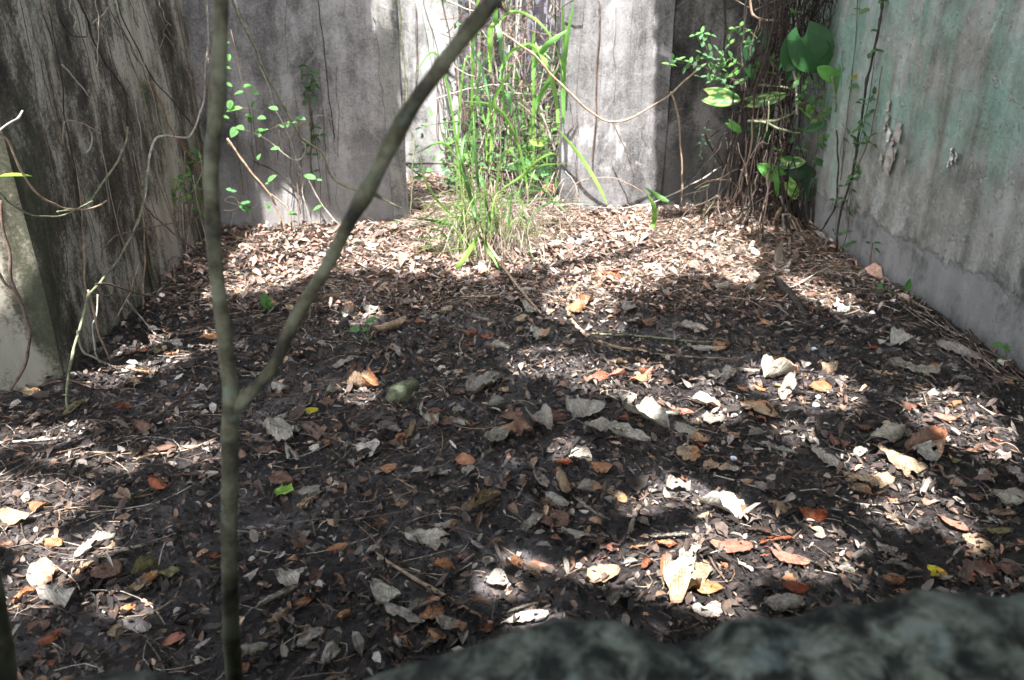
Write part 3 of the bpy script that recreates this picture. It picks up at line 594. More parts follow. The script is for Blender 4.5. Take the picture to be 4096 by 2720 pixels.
# frame | x0 y0 (stalk end) x1 y1 (tip) width/length, form, colour
DATA = {
'B': """555 1350 680 1285 .6 f o;835 1370 1020 1370 .8 n w;290 1370 385 1485 .28 s w;285 1350 310 1490 .25 s w;150 1190 360 1330 .5 k g;190 1170 300 1130 .5 k g;
1705 965 1965 800 .34 w g;1580 1185 1770 1195 .42 c g;960 480 1230 400 .38 s t;770 890 1020 910 .45 k t;800 900 860 740 .4 w b;1810 500 1905 480 .6 f r;1680 490 1780 460 .5 a r;1670 570 1750 530 .6 f b;
1150 1300 1220 1250 .7 f o;1110 1350 1200 1300 .7 f b;1240 1320 1290 1170 .35 c t;1340 1140 1500 1180 .5 k g;1450 1160 1590 1200 .5 f b;1835 1370 2090 1210 .3 w g;2090 1200 2210 1310 .7 k b;2210 1130 2352 1240 .7 k g;
1600 1490 1770 1500 .5 f o;1015 1550 1150 1520 .55 f o;1040 1480 1110 1430 .4 s t;790 1500 870 1440 .5 f g;65 1390 190 1400 .5 f b;200 1400 250 1380 .6 f r;640 1230 755 1190 .5 a b;830 1230 930 1220 .6 f b;
1575 930 1690 950 .5 f b;1940 900 2045 920 .55 f t;1740 340 1920 400 .32 s g;1500 300 1590 250 .45 f t;2060 380 2190 360 .5 f t;1870 1050 2020 1010 .45 w g;1990 1120 2140 1150 .8 h b;650 740 850 680 .3 w g;
260 260 340 280 .6 f t;735 350 820 290 .6 k w;1600 770 1690 790 .5 f t;1190 215 1320 250 .3 s g;600 190 710 180 .35 s g;1400 160 1500 150 .5 f b;990 170 1080 90 .3 w t;890 300 1010 310 .5 k w;
1300 380 1380 390 .5 w o;1390 370 1470 340 .6 k g;2200 470 2352 500 .7 k g;1640 1090 1560 1080 .5 f b;1380 1090 1500 1090 .6 f b;1180 640 1090 580 .35 w g;880 810 1020 780 .3 s g;580 1030 680 1010 .5 w b;1130 1110 1250 1100 .4 f d;
1000 1220 1190 1240 .4 w g;1130 1200 1000 1230 .4 k g;1580 1100 1700 1080 .4 w g;600 960 720 920 .5 k g;200 900 300 950 .5 w g;1860 570 2040 600 .3 w g;1600 640 1670 630 .5 f w;1540 560 1480 600 .5 f b;1660 1570 1740 1530 .6 k g""",
'C': """110 1110 385 1185 .5 w g;520 1130 830 1290 .40 w g;860 1240 1110 1370 .48 a g;1060 1215 1200 1190 .6 w g;985 1055 1180 1130 .45 w w;1400 1170 1510 1090 .85 f t;1100 910 1300 890 .4 k g;1230 840 1475 885 .2 s g;
1490 930 1720 850 .42 w g;1560 770 1660 830 .7 f o;1840 1005 1925 945 .65 f o;1305 970 1380 1010 .5 a o;570 940 700 900 .45 w o;615 865 735 865 .4 a r;880 1430 1050 1450 .6 n t;1000 1380 1070 1390 .6 w r;1230 1290 1330 1330 .6 f o;
1385 1320 1490 1290 .5 c g;1450 1380 1720 1440 .26 c g;1810 1400 2060 1560 .42 a g;280 1520 440 1540 .55 f o;240 1240 700 1370 .2 c g;130 1440 290 1500 .5 w g;875 540 1100 580 .42 c g;1145 680 1280 680 .35 w o;970 710 1230 715 .2 s g;
1405 700 1500 690 .6 f t;1460 500 1550 530 .6 f o;1265 440 1360 440 .4 f r;500 410 620 450 .6 k g;150 470 215 400 .7 a o;220 420 280 370 .6 w o;15 370 110 385 .45 f o;380 190 480 210 .5 w r;1640 270 1725 260 .5 f o;1530 330 1640 330 .5 f o;
1760 350 1850 330 .6 a b;1800 415 1870 430 .6 f r;1380 240 1490 210 .6 c g;1590 150 1690 100 .8 k w;1780 180 1990 190 .22 s g;620 540 740 520 .4 w b;110 650 200 680 .35 w w;650 130 780 170 .5 w w;1240 270 1120 290 .3 w g;1360 310 1480 300 .5 k g;
770 300 830 350 .6 k g;1010 340 1060 290 .4 s g;530 200 600 170 .4 w g;620 320 690 330 .6 f t;930 70 1050 60 .4 f o;860 90 780 100 .4 f o;1080 380 1140 400 .5 f o;1410 960 1500 990 .4 f o;780 920 860 930 .6 f b;
730 1140 900 1170 .2 s w;870 1140 1000 1160 .5 f s;650 1110 780 1130 .5 f s;20 1190 110 1170 .7 f r;470 1180 540 1200 .8 f r;1500 1310 1550 1340 .5 c w;1600 1300 1690 1290 .4 s w;1200 1520 1330 1560 .5 a w;1070 1540 1170 1510 .6 f t;
1340 1080 1420 1090 .5 f o;1870 860 1990 840 .5 k t;1690 930 1600 1060 .3 w g;270 270 330 280 .5 c w;880 430 930 400 .6 k g;1880 410 1960 420 .6 k g;2000 540 2090 520 .4 w g;1980 400 2080 450 .5 k w;560 520 620 500 .6 k g;
1730 1340 1800 1320 .6 k g;420 900 530 880 .5 w s;240 930 410 900 .3 k s;440 800 550 800 .6 k t;480 1060 590 1090 .5 k g;30 1490 150 1500 .5 a r;1560 950 1610 965 .5 f o;1440 1180 1500 1190 .5 f s""",
'D': """530 950 800 850 .45 a g;760 850 945 910 .3 k g;820 1040 1090 890 .42 a b;890 1080 1090 1010 .5 w g;600 1010 970 1200 .38 w t;340 1230 730 1255 .24 w t;400 1300 560 1350 .5 w t;220 920 390 970 .5 w b;
1050 160 1430 310 .33 a g;700 120 880 220 .8 k g;670 340 1090 410 .22 k g;570 380 770 430 .22 w t;850 490 980 500 .5 f t;1370 220 1430 250 .8 c t;1160 650 1260 630 .4 a o;1040 730 1230 770 .45 f s;1370 1000 1540 985 .42 f b;
1300 1005 1390 1015 .5 f b;1470 855 1550 855 .3 f o;1500 910 1640 940 .35 f r;940 1340 1010 1240 .5 s w;1030 1340 1050 1230 .2 s w;1510 1390 1756 1370 .6 a g;1510 1070 1640 1060 .5 k g;1620 1150 1756 1260 .5 k g;1400 1220 1530 1200 .45 w w;
1200 1190 1300 1240 .4 f b;950 1400 1030 1420 .7 f s;680 1390 760 1400 .4 w o;1570 470 1680 490 .4 c t;1110 350 1250 370 .4 k g;1200 430 1360 470 .35 k g;990 570 1240 570 .12 k g;1130 980 1220 1020 .35 f o;1170 1070 1260 1090 .5 w v;
760 650 910 690 .5 k b;520 180 610 200 .5 w r;430 820 560 830 .3 w b;430 60 540 100 .6 k g;600 150 670 160 .6 w w;310 190 370 200 .5 k t;1010 480 950 530 .3 f b;1300 1350 1430 1380 .5 f b;1290 1280 1170 1290 .4 w w;1010 1140 1090 1170 .5 f b;
950 770 1050 780 .5 f b;1590 760 1700 770 .5 f b;800 5 870 20 .5 f o;20 890 100 960 .6 k g;420 1040 520 1000 .5 k g;0 330 80 350 .6 k w;930 350 1060 340 .4 f b;1010 320 1090 330 .5 f o""",
'A': """310 200 580 290 .42 w w;510 240 640 265 .35 w o;740 200 890 230 .45 n t;920 250 1110 300 .45 k r;1490 280 1600 330 .55 c t;2135 255 2300 275 .35 c t;2125 290 2230 325 .4 w w;2170 160 2361 215 .55 a g;1830 280 2005 380 .4 f s;
2000 470 2150 460 .95 f t;1745 620 1875 640 .6 h y;1450 690 1600 690 .5 a o;400 450 640 490 .4 f s;690 450 910 425 .22 s r;760 490 1000 600 .35 f s;555 570 650 620 .5 c w;170 680 390 620 .55 k t;270 720 460 750 .45 f o;
130 830 310 720 .5 k t;80 730 100 520 .25 s t;120 760 270 560 .4 w w;250 870 440 910 .5 k w;715 850 985 810 .42 a g;820 710 1000 740 .4 f r;660 730 780 720 .35 w g;1010 350 1100 390 .5 f t;600 370 770 385 .25 c d;50 455 180 460 .3 w r;
180 550 310 450 .4 w g;2010 620 2180 600 .5 f b;2180 620 2330 610 .5 f b;1950 660 2090 690 .5 f s;2110 370 2290 370 .25 f v;2310 430 2361 450 .8 a o;300 290 370 260 .4 w t;450 580 490 600 .7 f o;700 530 750 520 .5 f s;830 680 930 665 .3 f o;
1470 580 1650 630 .2 k g;1180 600 1290 630 .4 k g;560 60 650 60 .4 a t;1210 25 1330 50 .6 w t;1700 150 1760 60 .4 s w;1900 90 1980 160 .5 k w;1260 100 1400 140 .5 k t;1420 470 1560 510 .4 w g;1580 520 1620 525 .6 f o;0 410 240 400 .16 s w;
100 100 250 80 .5 k w;420 500 480 540 .35 s w;200 20 230 50 .6 f o;2080 1 2170 70 .5 k w;1910 1 1970 50 .4 f o;1310 740 1380 760 .6 k w;1600 350 1700 390 .5 w g;1230 520 1300 530 .6 f b;1850 430 1910 450 .4 f o;1540 750 1640 760 .3 f o""",
'G': """920 280 1180 150 .38 c t;540 460 840 460 .42 k w;300 365 430 340 .42 w o;470 230 570 195 .4 f o;1410 0 1500 130 .5 c g;1570 -10 1640 160 .5 a t;1480 150 1640 250 .4 a g;1430 185 1560 235 .4 w b;1700 110 1880 130 .5 c g;
1700 200 1905 340 .14 s g;1920 110 2030 200 .5 f t;2045 440 2100 260 .3 s g;1470 270 1630 370 .7 f b;1320 400 1460 290 .35 k g;1290 190 1370 60 .22 s g;320 790 510 880 .55 w w;400 900 670 1030 .26 a g;540 945 780 870 .38 c g;
640 990 810 930 .6 w o;700 1070 820 1150 .5 a o;90 1000 180 940 .8 a o;730 640 880 665 .35 k o;110 770 210 800 .45 a b;0 1340 100 1060 .45 a g;1090 740 1240 740 .6 f w;1210 1020 1510 970 .26 a w;1230 610 1330 660 .6 w o;
1770 740 1980 660 .45 w t;1900 890 2060 830 .5 k g;2010 620 2110 600 .5 c w;2285 770 2310 560 .3 w o;1890 500 1980 530 .6 f s;1850 560 1890 570 .8 f s;1760 480 1900 430 .5 w b;1525 430 1590 455 .4 f o;20 530 160 500 .45 a o;
440 1150 600 1190 .4 k g;640 1210 760 1130 .35 w g;750 1030 960 1090 .4 k g;1020 1080 1140 1060 .4 w b;260 160 310 120 .7 f b;1130 990 1150 840 .15 s g;1230 960 1440 890 .16 s g;920 620 1010 560 .4 s g;1140 730 1250 600 .3 w w;
450 1100 520 1100 .5 f r;1590 410 1800 460 .2 k w;2140 650 2210 590 .6 c r;2190 490 2050 520 .25 s t;1350 700 1500 660 .3 s g;740 380 900 350 .3 w g;980 460 1080 540 .35 s g;230 30 280 60 .5 f b;1200 70 1280 50 .5 w b;
1220 290 1320 330 .12 s w;10 120 130 80 .5 k w;880 590 950 570 .5 f r;1640 700 1610 560 .2 w g;2220 400 2361 440 .15 s w;2240 480 2361 490 .3 w o;1510 640 1400 600 .3 f s;1040 610 1150 600 .3 w w""",
'F': """200 920 340 960 .8 k w;290 740 390 760 .7 k o;470 840 720 700 .3 w w;640 780 720 730 .7 f t;470 930 600 860 .4 w t;575 900 745 930 .6 f b;660 815 900 765 .14 s w;820 960 990 880 .5 w v;990 920 1110 930 .6 w v;
800 1040 980 940 .5 w t;80 1120 240 1030 .4 w o;250 1100 490 1100 .4 k w;240 1380 400 1260 .5 f r;170 1240 300 1270 .5 f b;700 1180 840 1140 .4 w o;1000 1370 1150 1310 .4 f s;770 1240 930 1300 .45 a g;1190 1430 1260 1490 .6 a w;
1580 1150 1845 1000 .24 s w;1700 970 1900 970 .45 k g;1820 1130 1930 1070 .4 f o;1920 1030 1980 900 .5 w b;1490 1420 1660 1400 .5 a g;1800 1410 1830 1270 .22 s g;1830 1380 1990 1280 .4 w g;1660 350 1810 390 .5 w b;1830 530 1950 470 .45 w t;
1830 440 2000 410 .4 f g;930 360 1030 430 .4 a r;910 180 1090 150 .3 f b;840 240 980 200 .3 s t;0 590 200 600 .35 w t;190 520 300 520 .5 w o;0 745 100 750 .5 f b;1820 700 1860 770 .6 f b;1250 160 1310 180 .5 c w;680 1270 760 1300 .6 f t;
700 460 810 480 .5 k t;1220 310 1350 320 .25 s w;1150 310 1220 330 .4 w b;1510 660 1580 650 .4 f g;2010 420 2110 440 .5 k w;220 760 270 730 .7 k w;60 580 130 620 .7 f t;1290 830 1370 820 .5 f r;1290 890 1340 870 .5 f v;2080 1110 2150 1080 .4 w b;
1200 1180 1290 1160 .3 w w;110 1500 250 1470 .5 f d;200 1450 270 1440 .4 f o;280 1490 350 1480 .6 f r;1650 1250 1780 1170 .4 k t;650 1080 730 1030 .3 w b;540 320 600 330 .6 f t;1880 1490 1960 1420 .4 w g;1490 1510 1540 1510 .7 f s;310 640 350 620 .7 f o;430 980 540 960 .5 f r;830 30 960 60 .4 k b""",
'H': """385 1550 560 1430 .38 a v;140 1390 260 1370 .7 w t;730 1490 840 1480 .35 w r;1200 1475 1290 1460 .4 w g;1305 1010 1350 1050 .8 f o;950 1110 1020 1120 .6 f v;1060 1070 1150 1085 .3 w w;800 1310 880 1320 .5 f t;820 1245 960 1260 .25 s t;
770 1250 850 1210 .6 f g;1110 1130 1040 1130 .4 f o;760 1140 850 1120 .5 f s;870 1120 930 1110 .6 f o;1100 890 1150 880 .4 f w;1220 1370 1310 1360 .4 k w;590 1300 650 1300 .5 f b;180 1550 260 1530 .6 k w;1000 1230 950 1290 .5 k g;1180 1000 1240 960 .5 f b""",
'E': """200 590 220 500 .4 s w;560 480 660 520 .7 k w;1000 420 1040 500 .5 w g;1360 640 1500 640 .45 a w;1180 730 1320 740 .4 w g;2060 520 2300 500 .35 w o;1900 220 1970 180 .8 w w;1540 230 1690 210 .5 w w;130 500 200 490 .5 k o;
1860 510 1980 480 .8 c g;240 780 410 760 .25 k w;520 670 620 660 .4 f t;890 800 1000 790 .6 f b;1780 280 1850 290 .5 k o;2150 360 2230 380 .5 f b;1720 960 1800 930 .5 f o;1130 860 1150 860 .6 f b;2180 840 2310 820 .5 f g;1560 900 1640 900 .5 f o;1590 840 1700 850 .5 w g;1390 770 1530 880 .25 k g""",
'K': """160 915 150 900 1 f o;1060 1450 1140 1430 .5 w r;850 1500 900 1500 .6 f o;760 1290 880 1300 .5 f w;930 1290 955 1265 .8 w w""",
}
def P4(f, s):
    for r in s.replace('\n', '').split(';'):
        t = r.split()
        if len(t) == 7:
            q = [float(v) for v in t[:5]]
            yield px(f, q[0], q[1]), px(f, q[2], q[3]), q[4], t[5], t[6]
for f_, s in DATA.items():
    for a in P4(f_, s): leaf(*a)
leaf(px('B', 455, 1118), px('B', 540, 1085), .9, 'h', 'y', lift=.012, label='bright yellow heart shaped leaf on black soil right of the sapling')
leaf(px('F', 1690, 440), px('F', 1810, 440), .6, 'n', 'l', lift=.012, label='lime green lobed fallen leaf with dark blotch beside the sapling')
leaf(px('P', 830, 1260), px('P', 950, 1250), .6, 'w', 'y', label='creased yellow leaf at the foot of the dark wall')
leaf(px('L', 1070, 1390), px('L', 1160, 1430), .35, 'a', 'w', label='long pale boat shaped leaf lying at the foot of the teal wall')
leaf(px('Z', 1390, 1095), px('Z', 1440, 990), .7, 'a', 'o', lift=.10, label='amber brown leaf caught upright in the straw below the doorway')
# only the 300 that show largest stay things; the rest joins one heap
def shown(d): r = (d['p'] - Vector((0, 0, H))).length; return d['L'] ** 2 * d['W'] / r ** 3
ok = [d for d in LEAVES if -5 < proj(d['p'])[0] < 1030 and proj(d['p'])[1] < 690]
ok.sort(key=lambda d: (d['label'] is None, -shown(d))); keep = ok[:296]; ids = {id(d) for d in keep}
rest = MB()
for d in LEAVES:
    if id(d) in ids: continue
    rest.add(d['b'].v, d['b'].f, list(d['b'].c), d['b'].uv); me = d['o'].data; bpy.data.objects.remove(d['o']); bpy.data.meshes.remove(me)
tag(rest.build('small_fallen_leaves', M['leaf']), 'lesser fallen leaves lying scattered between the large ones', 'leaves', kind='stuff')
LMK = [('the forked sapling', Vector((-.40, 2.6, 0))), ('the lichen covered stone', G(*px('B', 1195, 955))), ('the yellow heart shaped leaf', G(*px('B', 487, 1100))), ('the lime green lobed leaf', G(*px('F', 1750, 440))),
       ('the green seedling', G(*px('B', 900, 450))), ('the grass tuft', G(*px('E', 1000, 300))), ('the long curved branch', G(*px('C', 620, 708))), ('the charred stick', G(*px('C', 1700, 380))), ('the vine tangle', G(*px('L', 800, 1300))),
       ('the foot of the teal wall', G(*px('D', 1560, 290))), ('the end of the left wall', G(*px('H', 450, 1330))), ('the round white shell', G(*px('C', 1852, 1092))), ('the thin whitish curved stem', G(*px('D', 500, 1422))),
       ('the round tan leaf', G(*px('A', 2075, 470))), ('the long slanting tan twig', G(*px('G', 760, 800))), ('the doorway', g0(480, 215).to_3d()), ('the two bark strips', G(*px('B', 510, 1240))), ('the yellow leaf by the ledge', G(*px('A', 1810, 630))),
       ('the lower left sapling', G(*px('F', 60, 1200))), ('the right sun patch', G(*px('D', 1300, 780)))]
byl = {}
for d in keep:
    if d['label']: d['o']['label'] = d['label']; continue
    u, v = proj(d['p']); best = min(LMK, key=lambda k: (k[1].xy - d['p'].xy).length); lu, lv = proj(best[1])
    if abs(u - lu) > abs(v - lv): w = 'left of' if u < lu else 'right of'
    else: w = 'beyond' if v < lv else 'this side of'
    sz = 'large' if d['L'] > .15 else ('medium' if d['L'] > .085 else 'small')
    byl.setdefault(f"{sz} {CC[d['c']][1]} {FORM[d['form']]} fallen leaf {w} {best[0]}", []).append(((best[1].xy - d['p'].xy).length, d))
for lb, ls in byl.items():
    ls.sort(key=lambda t: t[0])
    if len(ls) == 1: ls[0][1]['o']['label'] = lb; continue
    for i, (_, d) in enumerate(ls): d['o']['label'] = (['nearest', 'second nearest', 'third nearest', 'fourth nearest', 'fifth nearest', 'sixth nearest', 'seventh nearest'][min(i, 6)] + ' ' + lb) if i < len(ls) - 1 or len(ls) > 7 else 'farthest ' + lb
for d in keep: d['o']['group'] = 'large fallen leaves on the floor'
for d in LEAVES: d['b'] = None
# ---------------------------------------------------------------- stones, shells, sticks
def stone(p, L, W, Hh, ang, mat, name, label, cat, group=None, seed=1, sink=.3):
    b = MB(); nu, nv = 16, 12; vs = []
    for i in range(nv + 1):
        th = math.pi * i / nv
        for j in range(nu):
            ph = 2 * math.pi * j / nu; q = Vector((math.sin(th) * math.cos(ph), math.sin(th) * math.sin(ph), math.cos(th)))
            q *= 1 + .22 * noise.noise(q * 1.4 + Vector((seed, 0, 0))) + .06 * noise.noise(q * 4 + Vector((seed, 2, 0)))
            q.z = max(-.6, min(.72, q.z)); q = Vector((q.x * L / 2, q.y * W / 2, q.z * Hh)); vs.append(Matrix.Rotation(ang, 3, 'Z') @ q + Vector((p.x, p.y, p.z + Hh * sink)))
    b.add(vs, [(i * nu + j, (i + 1) * nu + j, (i + 1) * nu + (j + 1) % nu, i * nu + (j + 1) % nu) for i in range(nv) for j in range(nu)])
    return tag(b.build(name, mat, origin=p), label, cat, group)
q0 = G(*px('B', 1195, 955)); stone(q0, .20, .085, .06, R(52), M['stone'], 'stone', 'oblong lichen covered stone standing out of the black soil', 'stone', seed=4)
M['shell'] = mat_stem('shell_white', (.55, .62, .68), (.75, .8, .82))
for i, (f, x, y, s, lb) in enumerate([('C', 1852, 1092, .032, 'round bluish white shell beside the sunlit orange leaf'), ('C', 1868, 1035, .03, 'small chipped white shell just behind a rounder one'), ('C', 860, 854, .022, 'tiny white shell on the soil in front of the long curved branch'),
        ('C', 1280, 1462, .028, 'white shell lying among large grey leaves in the middle right'), ('C', 1838, 697, .03, 'pale greenish white shell in front of the teal wall'), ('D', 922, 120, .018, 'tiny pale blue shell near the foot of the teal wall'),
        ('P', 832, 1168, .05, 'white shell at the foot of the dark wall beside a yellow leaf'), ('P', 665, 1190, .03, 'small white shell at the foot of the dark wall, left of another'), ('D', 1065, 705, .014, 'small white pebble in the sun patch at far right')]):
    stone(G(*px(f, x, y)), s, s * .8, s * .35, i, M['shell'], 'shell', lb, 'shell', 'white shells on the soil', seed=i + 20, sink=.6)
def stick(f, pts, r, mat, label, name='stick', cat='stick', knots=.25, lift=.008, sides=7):
    P = []
    for q in pts:
        g = G(*px(f, q[0], q[1])); hz = q[2] if len(q) > 2 else 0; P.append(g + Vector((0, 0, hz + lift)))
    b = MB(); b.tube(P, r, sides, wob=.003, knots=knots, res=7); return tag(b.build(name, M[mat], origin=P[0]), label, cat)
stick('C', [(205, 228), (160, 300), (122, 385), (130, 450), (170, 530), (280, 620), (400, 668), (500, 695), (620, 708), (720, 735), (860, 745), (1000, 757), (1260, 765)], [.016, .013, .011, .009, .008, .006, .003], 'tan', 'long curved tan branch lying across the middle of the floor', 'fallen_branch', 'branch')
stick('C', [(285, 592), (500, 603), (700, 618), (900, 640), (1180, 657)], [.004, .007, .007, .004], 'olive', 'straight split cane lying just behind the long curved branch')
stick('E', [(935, 150, .25), (1000, 290, .16), (1160, 450, .09), (1340, 640, .04), (1560, 850, .01), (1690, 920)], [.008, .009, .009, .008, .005], 'tan', 'straight pale cane slanting down from the grass tuft to the floor')
stick('C', [(1560, 225, .03), (1640, 310, .02), (1720, 390, .01), (1790, 480)], [.022, .026, .024, .018], 'dark', 'charred thick dark stick near the foot of the teal wall', 'charred_stick')
stick('C', [(1280, -60, .02), (1310, 0, .01), (1360, 50, .01)], [.02, .022, .018], 'dark', 'short dark stub of wood by the vine tangle', 'charred_stick')
stick('C', [(1600, 300, .02), (1700, 290, .03), (1800, 250, .05), (1910, 200, .06), (1960, 210, .04)], [.0025, .0035, .003], 'pale', 'thin pale bent twig crossing the charred stick')
stick('G', [(310, 515), (460, 620), (600, 710), (760, 800), (900, 885), (1020, 950), (1150, 1020)], [.0045, .005, .006, .006, .005, .003], 'tan', 'long straight tan twig slanting through the leaves near the ledge')
stick('G', [(280, 580), (370, 680), (470, 765)], [.003, .003], 'brown', 'thin grey brown twig just left of the long slanting tan twig')
stick('G', [(750, 280), (860, 380), (960, 490), (1030, 620), (1080, 735)], .0028, 'dark', 'thin dark twig bending towards a sunlit white leaf')
stick('G', [(310, 185), (420, 130), (540, 60), (650, -10)], .0022, 'brown', 'thin straight brown twig behind the cupped tan leaf')
stick('D', [(0, 1312), (140, 1302), (280, 1355), (400, 1402), (500, 1422), (600, 1425), (760, 1408), (905, 1385)], [.0025, .003, .003, .002], 'pale', 'thin whitish curved stem lying in the sunlight at lower right')
stick('D', [(290, 540), (420, 620), (560, 690), (680, 745), (800, 800), (950, 850), (1080, 880)], .0032, 'brown', 'long thin brown twig slanting between the big grey leaves at right')
stick('D', [(440, 395), (600, 450), (800, 490), (950, 545), (1100, 600)], .0065, 'dark', 'dark knobbly stick lying left of a bright sun patch at right')
stick('D', [(590, 605), (750, 603), (900, 610), (1100, 610)], .005, 'dark', 'straight dark stick meeting another end to end at the right sun patch')
stick('D', [(0, 150), (130, 290), (300, 350), (440, 400)], .003, 'brown', 'long thin root running over the soil before the pale green shell')
stick('D', [(900, 0), (1060, 60), (1200, 110), (1380, 190), (1560, 290), (1756, 410)], .0045, 'brown', 'long brown stalk lying along the foot of the teal wall')
stick('D', [(1400, 640), (1500, 700), (1620, 730), (1740, 765)], .003, 'pale', 'short curved pale twig beyond the right sun patch')
stick('B', [(1730, 430), (1660, 500), (1645, 580), (1690, 640), (1770, 690)], .0035, 'tan', 'hooked pale twig curving around a rust coloured leaf')
stick('B', [(2200, 410), (2080, 460), (2030, 530), (2045, 590)], .0032, 'brown', 'curved brown twig right of the hooked pale twig')
stick('B', [(560, 660), (760, 625), (980, 605), (1180, 575), (1420, 535), (1640, 530)], .0035, 'brown', 'long thin brown runner crossing the soil behind the lichen stone')
stick('B', [(1060, 640), (1085, 690), (1050, 750)], .003, 'tan', 'small hooked twig behind the lichen stone')
stick('B', [(1050, 235), (1130, 280), (1140, 350), (1090, 410)], .0028, 'tan', 'thin hoop shaped twig behind the green seedling')
stick('B', [(420, 1195), (490, 1245), (560, 1300)], [.014, .02, .012], 'brown', 'flat reddish brown bark strip, left one of two side by side', 'bark_strip', 'bark')
stick('B', [(478, 1178), (540, 1235), (598, 1292)], [.012, .017, .010], 'brown', 'flat reddish brown bark strip, right one of two side by side', 'bark_strip', 'bark')
stick('B', [(290, 1085), (440, 1065), (575, 1050)], .0025, 'brown', 'thin dark twig lying behind the yellow heart shaped leaf')
stick('H', [(0, 1380), (200, 1348), (430, 1332), (600, 1345), (860, 1352)], .004, 'brown', 'long brown stalk lying before the blunt end of the left wall')
stick('H', [(940, 1568), (1080, 1450), (1180, 1370), (1225, 1290), (1200, 1200)], .0045, 'brown', 'curved brown stalk lying left of the forked sapling')
stick('F', [(0, 120), (150, 110), (300, 98), (430, 88)], .005, 'pale', 'straight pale stalk lying in sun at the left edge')
stick('F', [(400, 200), (560, 180), (800, 185), (1100, 175), (1340, 90)], .003, 'tan', 'long thin tan stalk crossing the floor left of the sapling')
stick('F', [(370, 370), (560, 300), (760, 160), (900, 60)], .0025, 'brown', 'thin brown stalk slanting up to the right at lower left')
stick('A', [(400, 10), (560, 55), (700, 95), (800, 130)], .003, 'pale', 'short thin pale twig leading to an arched tan leaf')
stick('A', [(1290, 230), (1350, 310), (1450, 410), (1560, 490)], .003, 'dark', 'thin dark twig slanting down beside a cupped tan leaf')
stick('A', [(2040, 555), (2160, 500), (2310, 450)], .003, 'brown', 'thin twig in front of the round tan leaf at right')
stick('A', [(360, 480), (400, 580), (490, 690)], .0035, 'brown', 'thin bent twig beside the large folded tan leaf')
stick('P', [(0, 1120), (150, 1140), (320, 1165)], [.02, .022, .015], 'brown', 'thick brown piece of wood lying at the foot of the light wall')
stick('P', [(1140, 1390, .06), (1100, 1470, .03), (1065, 1560)], .006, 'pale', 'short pale stick standing slanted in the back right litter')
for k, (f, pts, t) in enumerate([('E', [(0, 400), (250, 340), (460, 290), (640, 225)], 'long pale straw left of the grass tuft'), ('E', [(120, 375), (300, 365), (420, 360), (440, 310)], 'olive stalk lying left of the grass tuft'), ('E', [(290, 180), (380, 230), (490, 280)], 'amber stalk by the small round green leaves'),
      ('E', [(1350, 0), (1600, 130), (1900, 230), (2361, 330)], 'long pale straw slanting right from the grass tuft in the sun'), ('S', [(970, 1130), (1200, 1130), (1400, 1070), (1560, 930)], 'pale curved straw in the sunny back left corner'), ('S', [(1200, 1190), (1400, 1140), (1568, 1050)], 'pale stalk just before the curved straw in the back left'),
      ('S', [(280, 1560), (380, 1480), (500, 1430)], 'short pale stick at the shaded foot of the left wall'), ('P', [(0, 1040), (250, 1000), (430, 940), (700, 820), (1000, 650), (1200, 520)], 'long pale stem leaning up to the vine tangle')]):
    if 'leaning' in t:
        b = MB(); b.tube([atY(*px(f, x, y), 6.3) for x, y in pts], .006, 6, wob=.01, res=5); tag(b.build('stick', M['pale']), t, 'stick')
    else: stick(f, pts, .0045, 'pale' if 'pale' in t else ('orange' if 'amber' in t else 'olive'), t)
# ---------------------------------------------------------------- climbing and hanging vines, traced where they hang
def vine(f, pts, r, mat, label, where, name='vine', off=.05, knots=.35, cat='vine', wob=.008, group=None):
    """where: a wall plane, or a depth Y; offsets vary so the stem stands free of the wall"""
    P = []
    for i, q in enumerate(pts):
        u, v = px(f, q[0], q[1]); o = q[2] if len(q) > 2 else off
        P.append(where.at(u, v, o) if isinstance(where, Plane) else atY(u, v, where))
        if where is PL and P[-1].y > 5.7: P[-1] = atY(u, v, 5.7)
        if P[-1].z < 0: P[-1] = G(u, v, .01)
    r = [q * .85 for q in r] if isinstance(r, list) else r * .85
    b = MB(); b.tube(P, r, 6, wob=wob, knots=knots, res=6); return tag(b.build(name, M[mat], origin=P[-1]), label, cat, group)
LV = 'vines on the left wall'
def VL(f, pts, r, mat, label, off=.05, **k): return vine(f, pts, r, mat, label, PL, off=off, group=LV, **k)
VL('I', [(1430, -60), (1440, 240), (1420, 480), (1405, 700), (1345, 890), (1285, 955), (1130, 940), (1065, 975), (1030, 1130), (1010, 1300), (980, 1450), (950, 1568)], .0075, 'pale', 'thick whitish vine bending in a hook beside the sapling trunk', off=.09)
VL('H', [(925, -20), (880, 240), (770, 480), (690, 600), (590, 720), (545, 780), (500, 960), (440, 1180), (420, 1330), (420, 1470)], .007, 'olive', 'thick green stem slanting down to a root before the wall end', off=.12)
VL('I', [(800, -40), (840, 120), (930, 290), (1040, 520), (1180, 680), (1340, 880), (1450, 1060)], .004, 'dark', 'dark thin vine slanting straight down right across the stained wall')
VL('I', [(790, 20), (870, 300), (920, 450), (985, 640), (1020, 800), (1060, 970)], .0055, 'olive', 'knobbly pale olive vine meeting the hooked whitish vine')
VL('I', [(790, 30), (775, 25), (710, 90), (640, 175)], .004, 'olive', 'short bent olive shoot with yellow tip high on the stained wall')
VL('I', [(520, -40), (600, 130), (640, 260), (720, 430), (790, 510), (870, 660), (885, 880)], .005, 'dark', 'dark knobbly vine left of the pale olive one')
VL('I', [(1090, -40), (1130, 150), (1250, 330), (1370, 480), (1440, 610)], .0035, 'olive', 'thin olive vine crossing towards the sapling trunk high up')
VL('I', [(1210, -40), (1240, 150), (1280, 330), (1330, 560), (1400, 700), (1470, 830)], .0035, 'brown', 'thin reddish vine falling beside the sapling trunk')
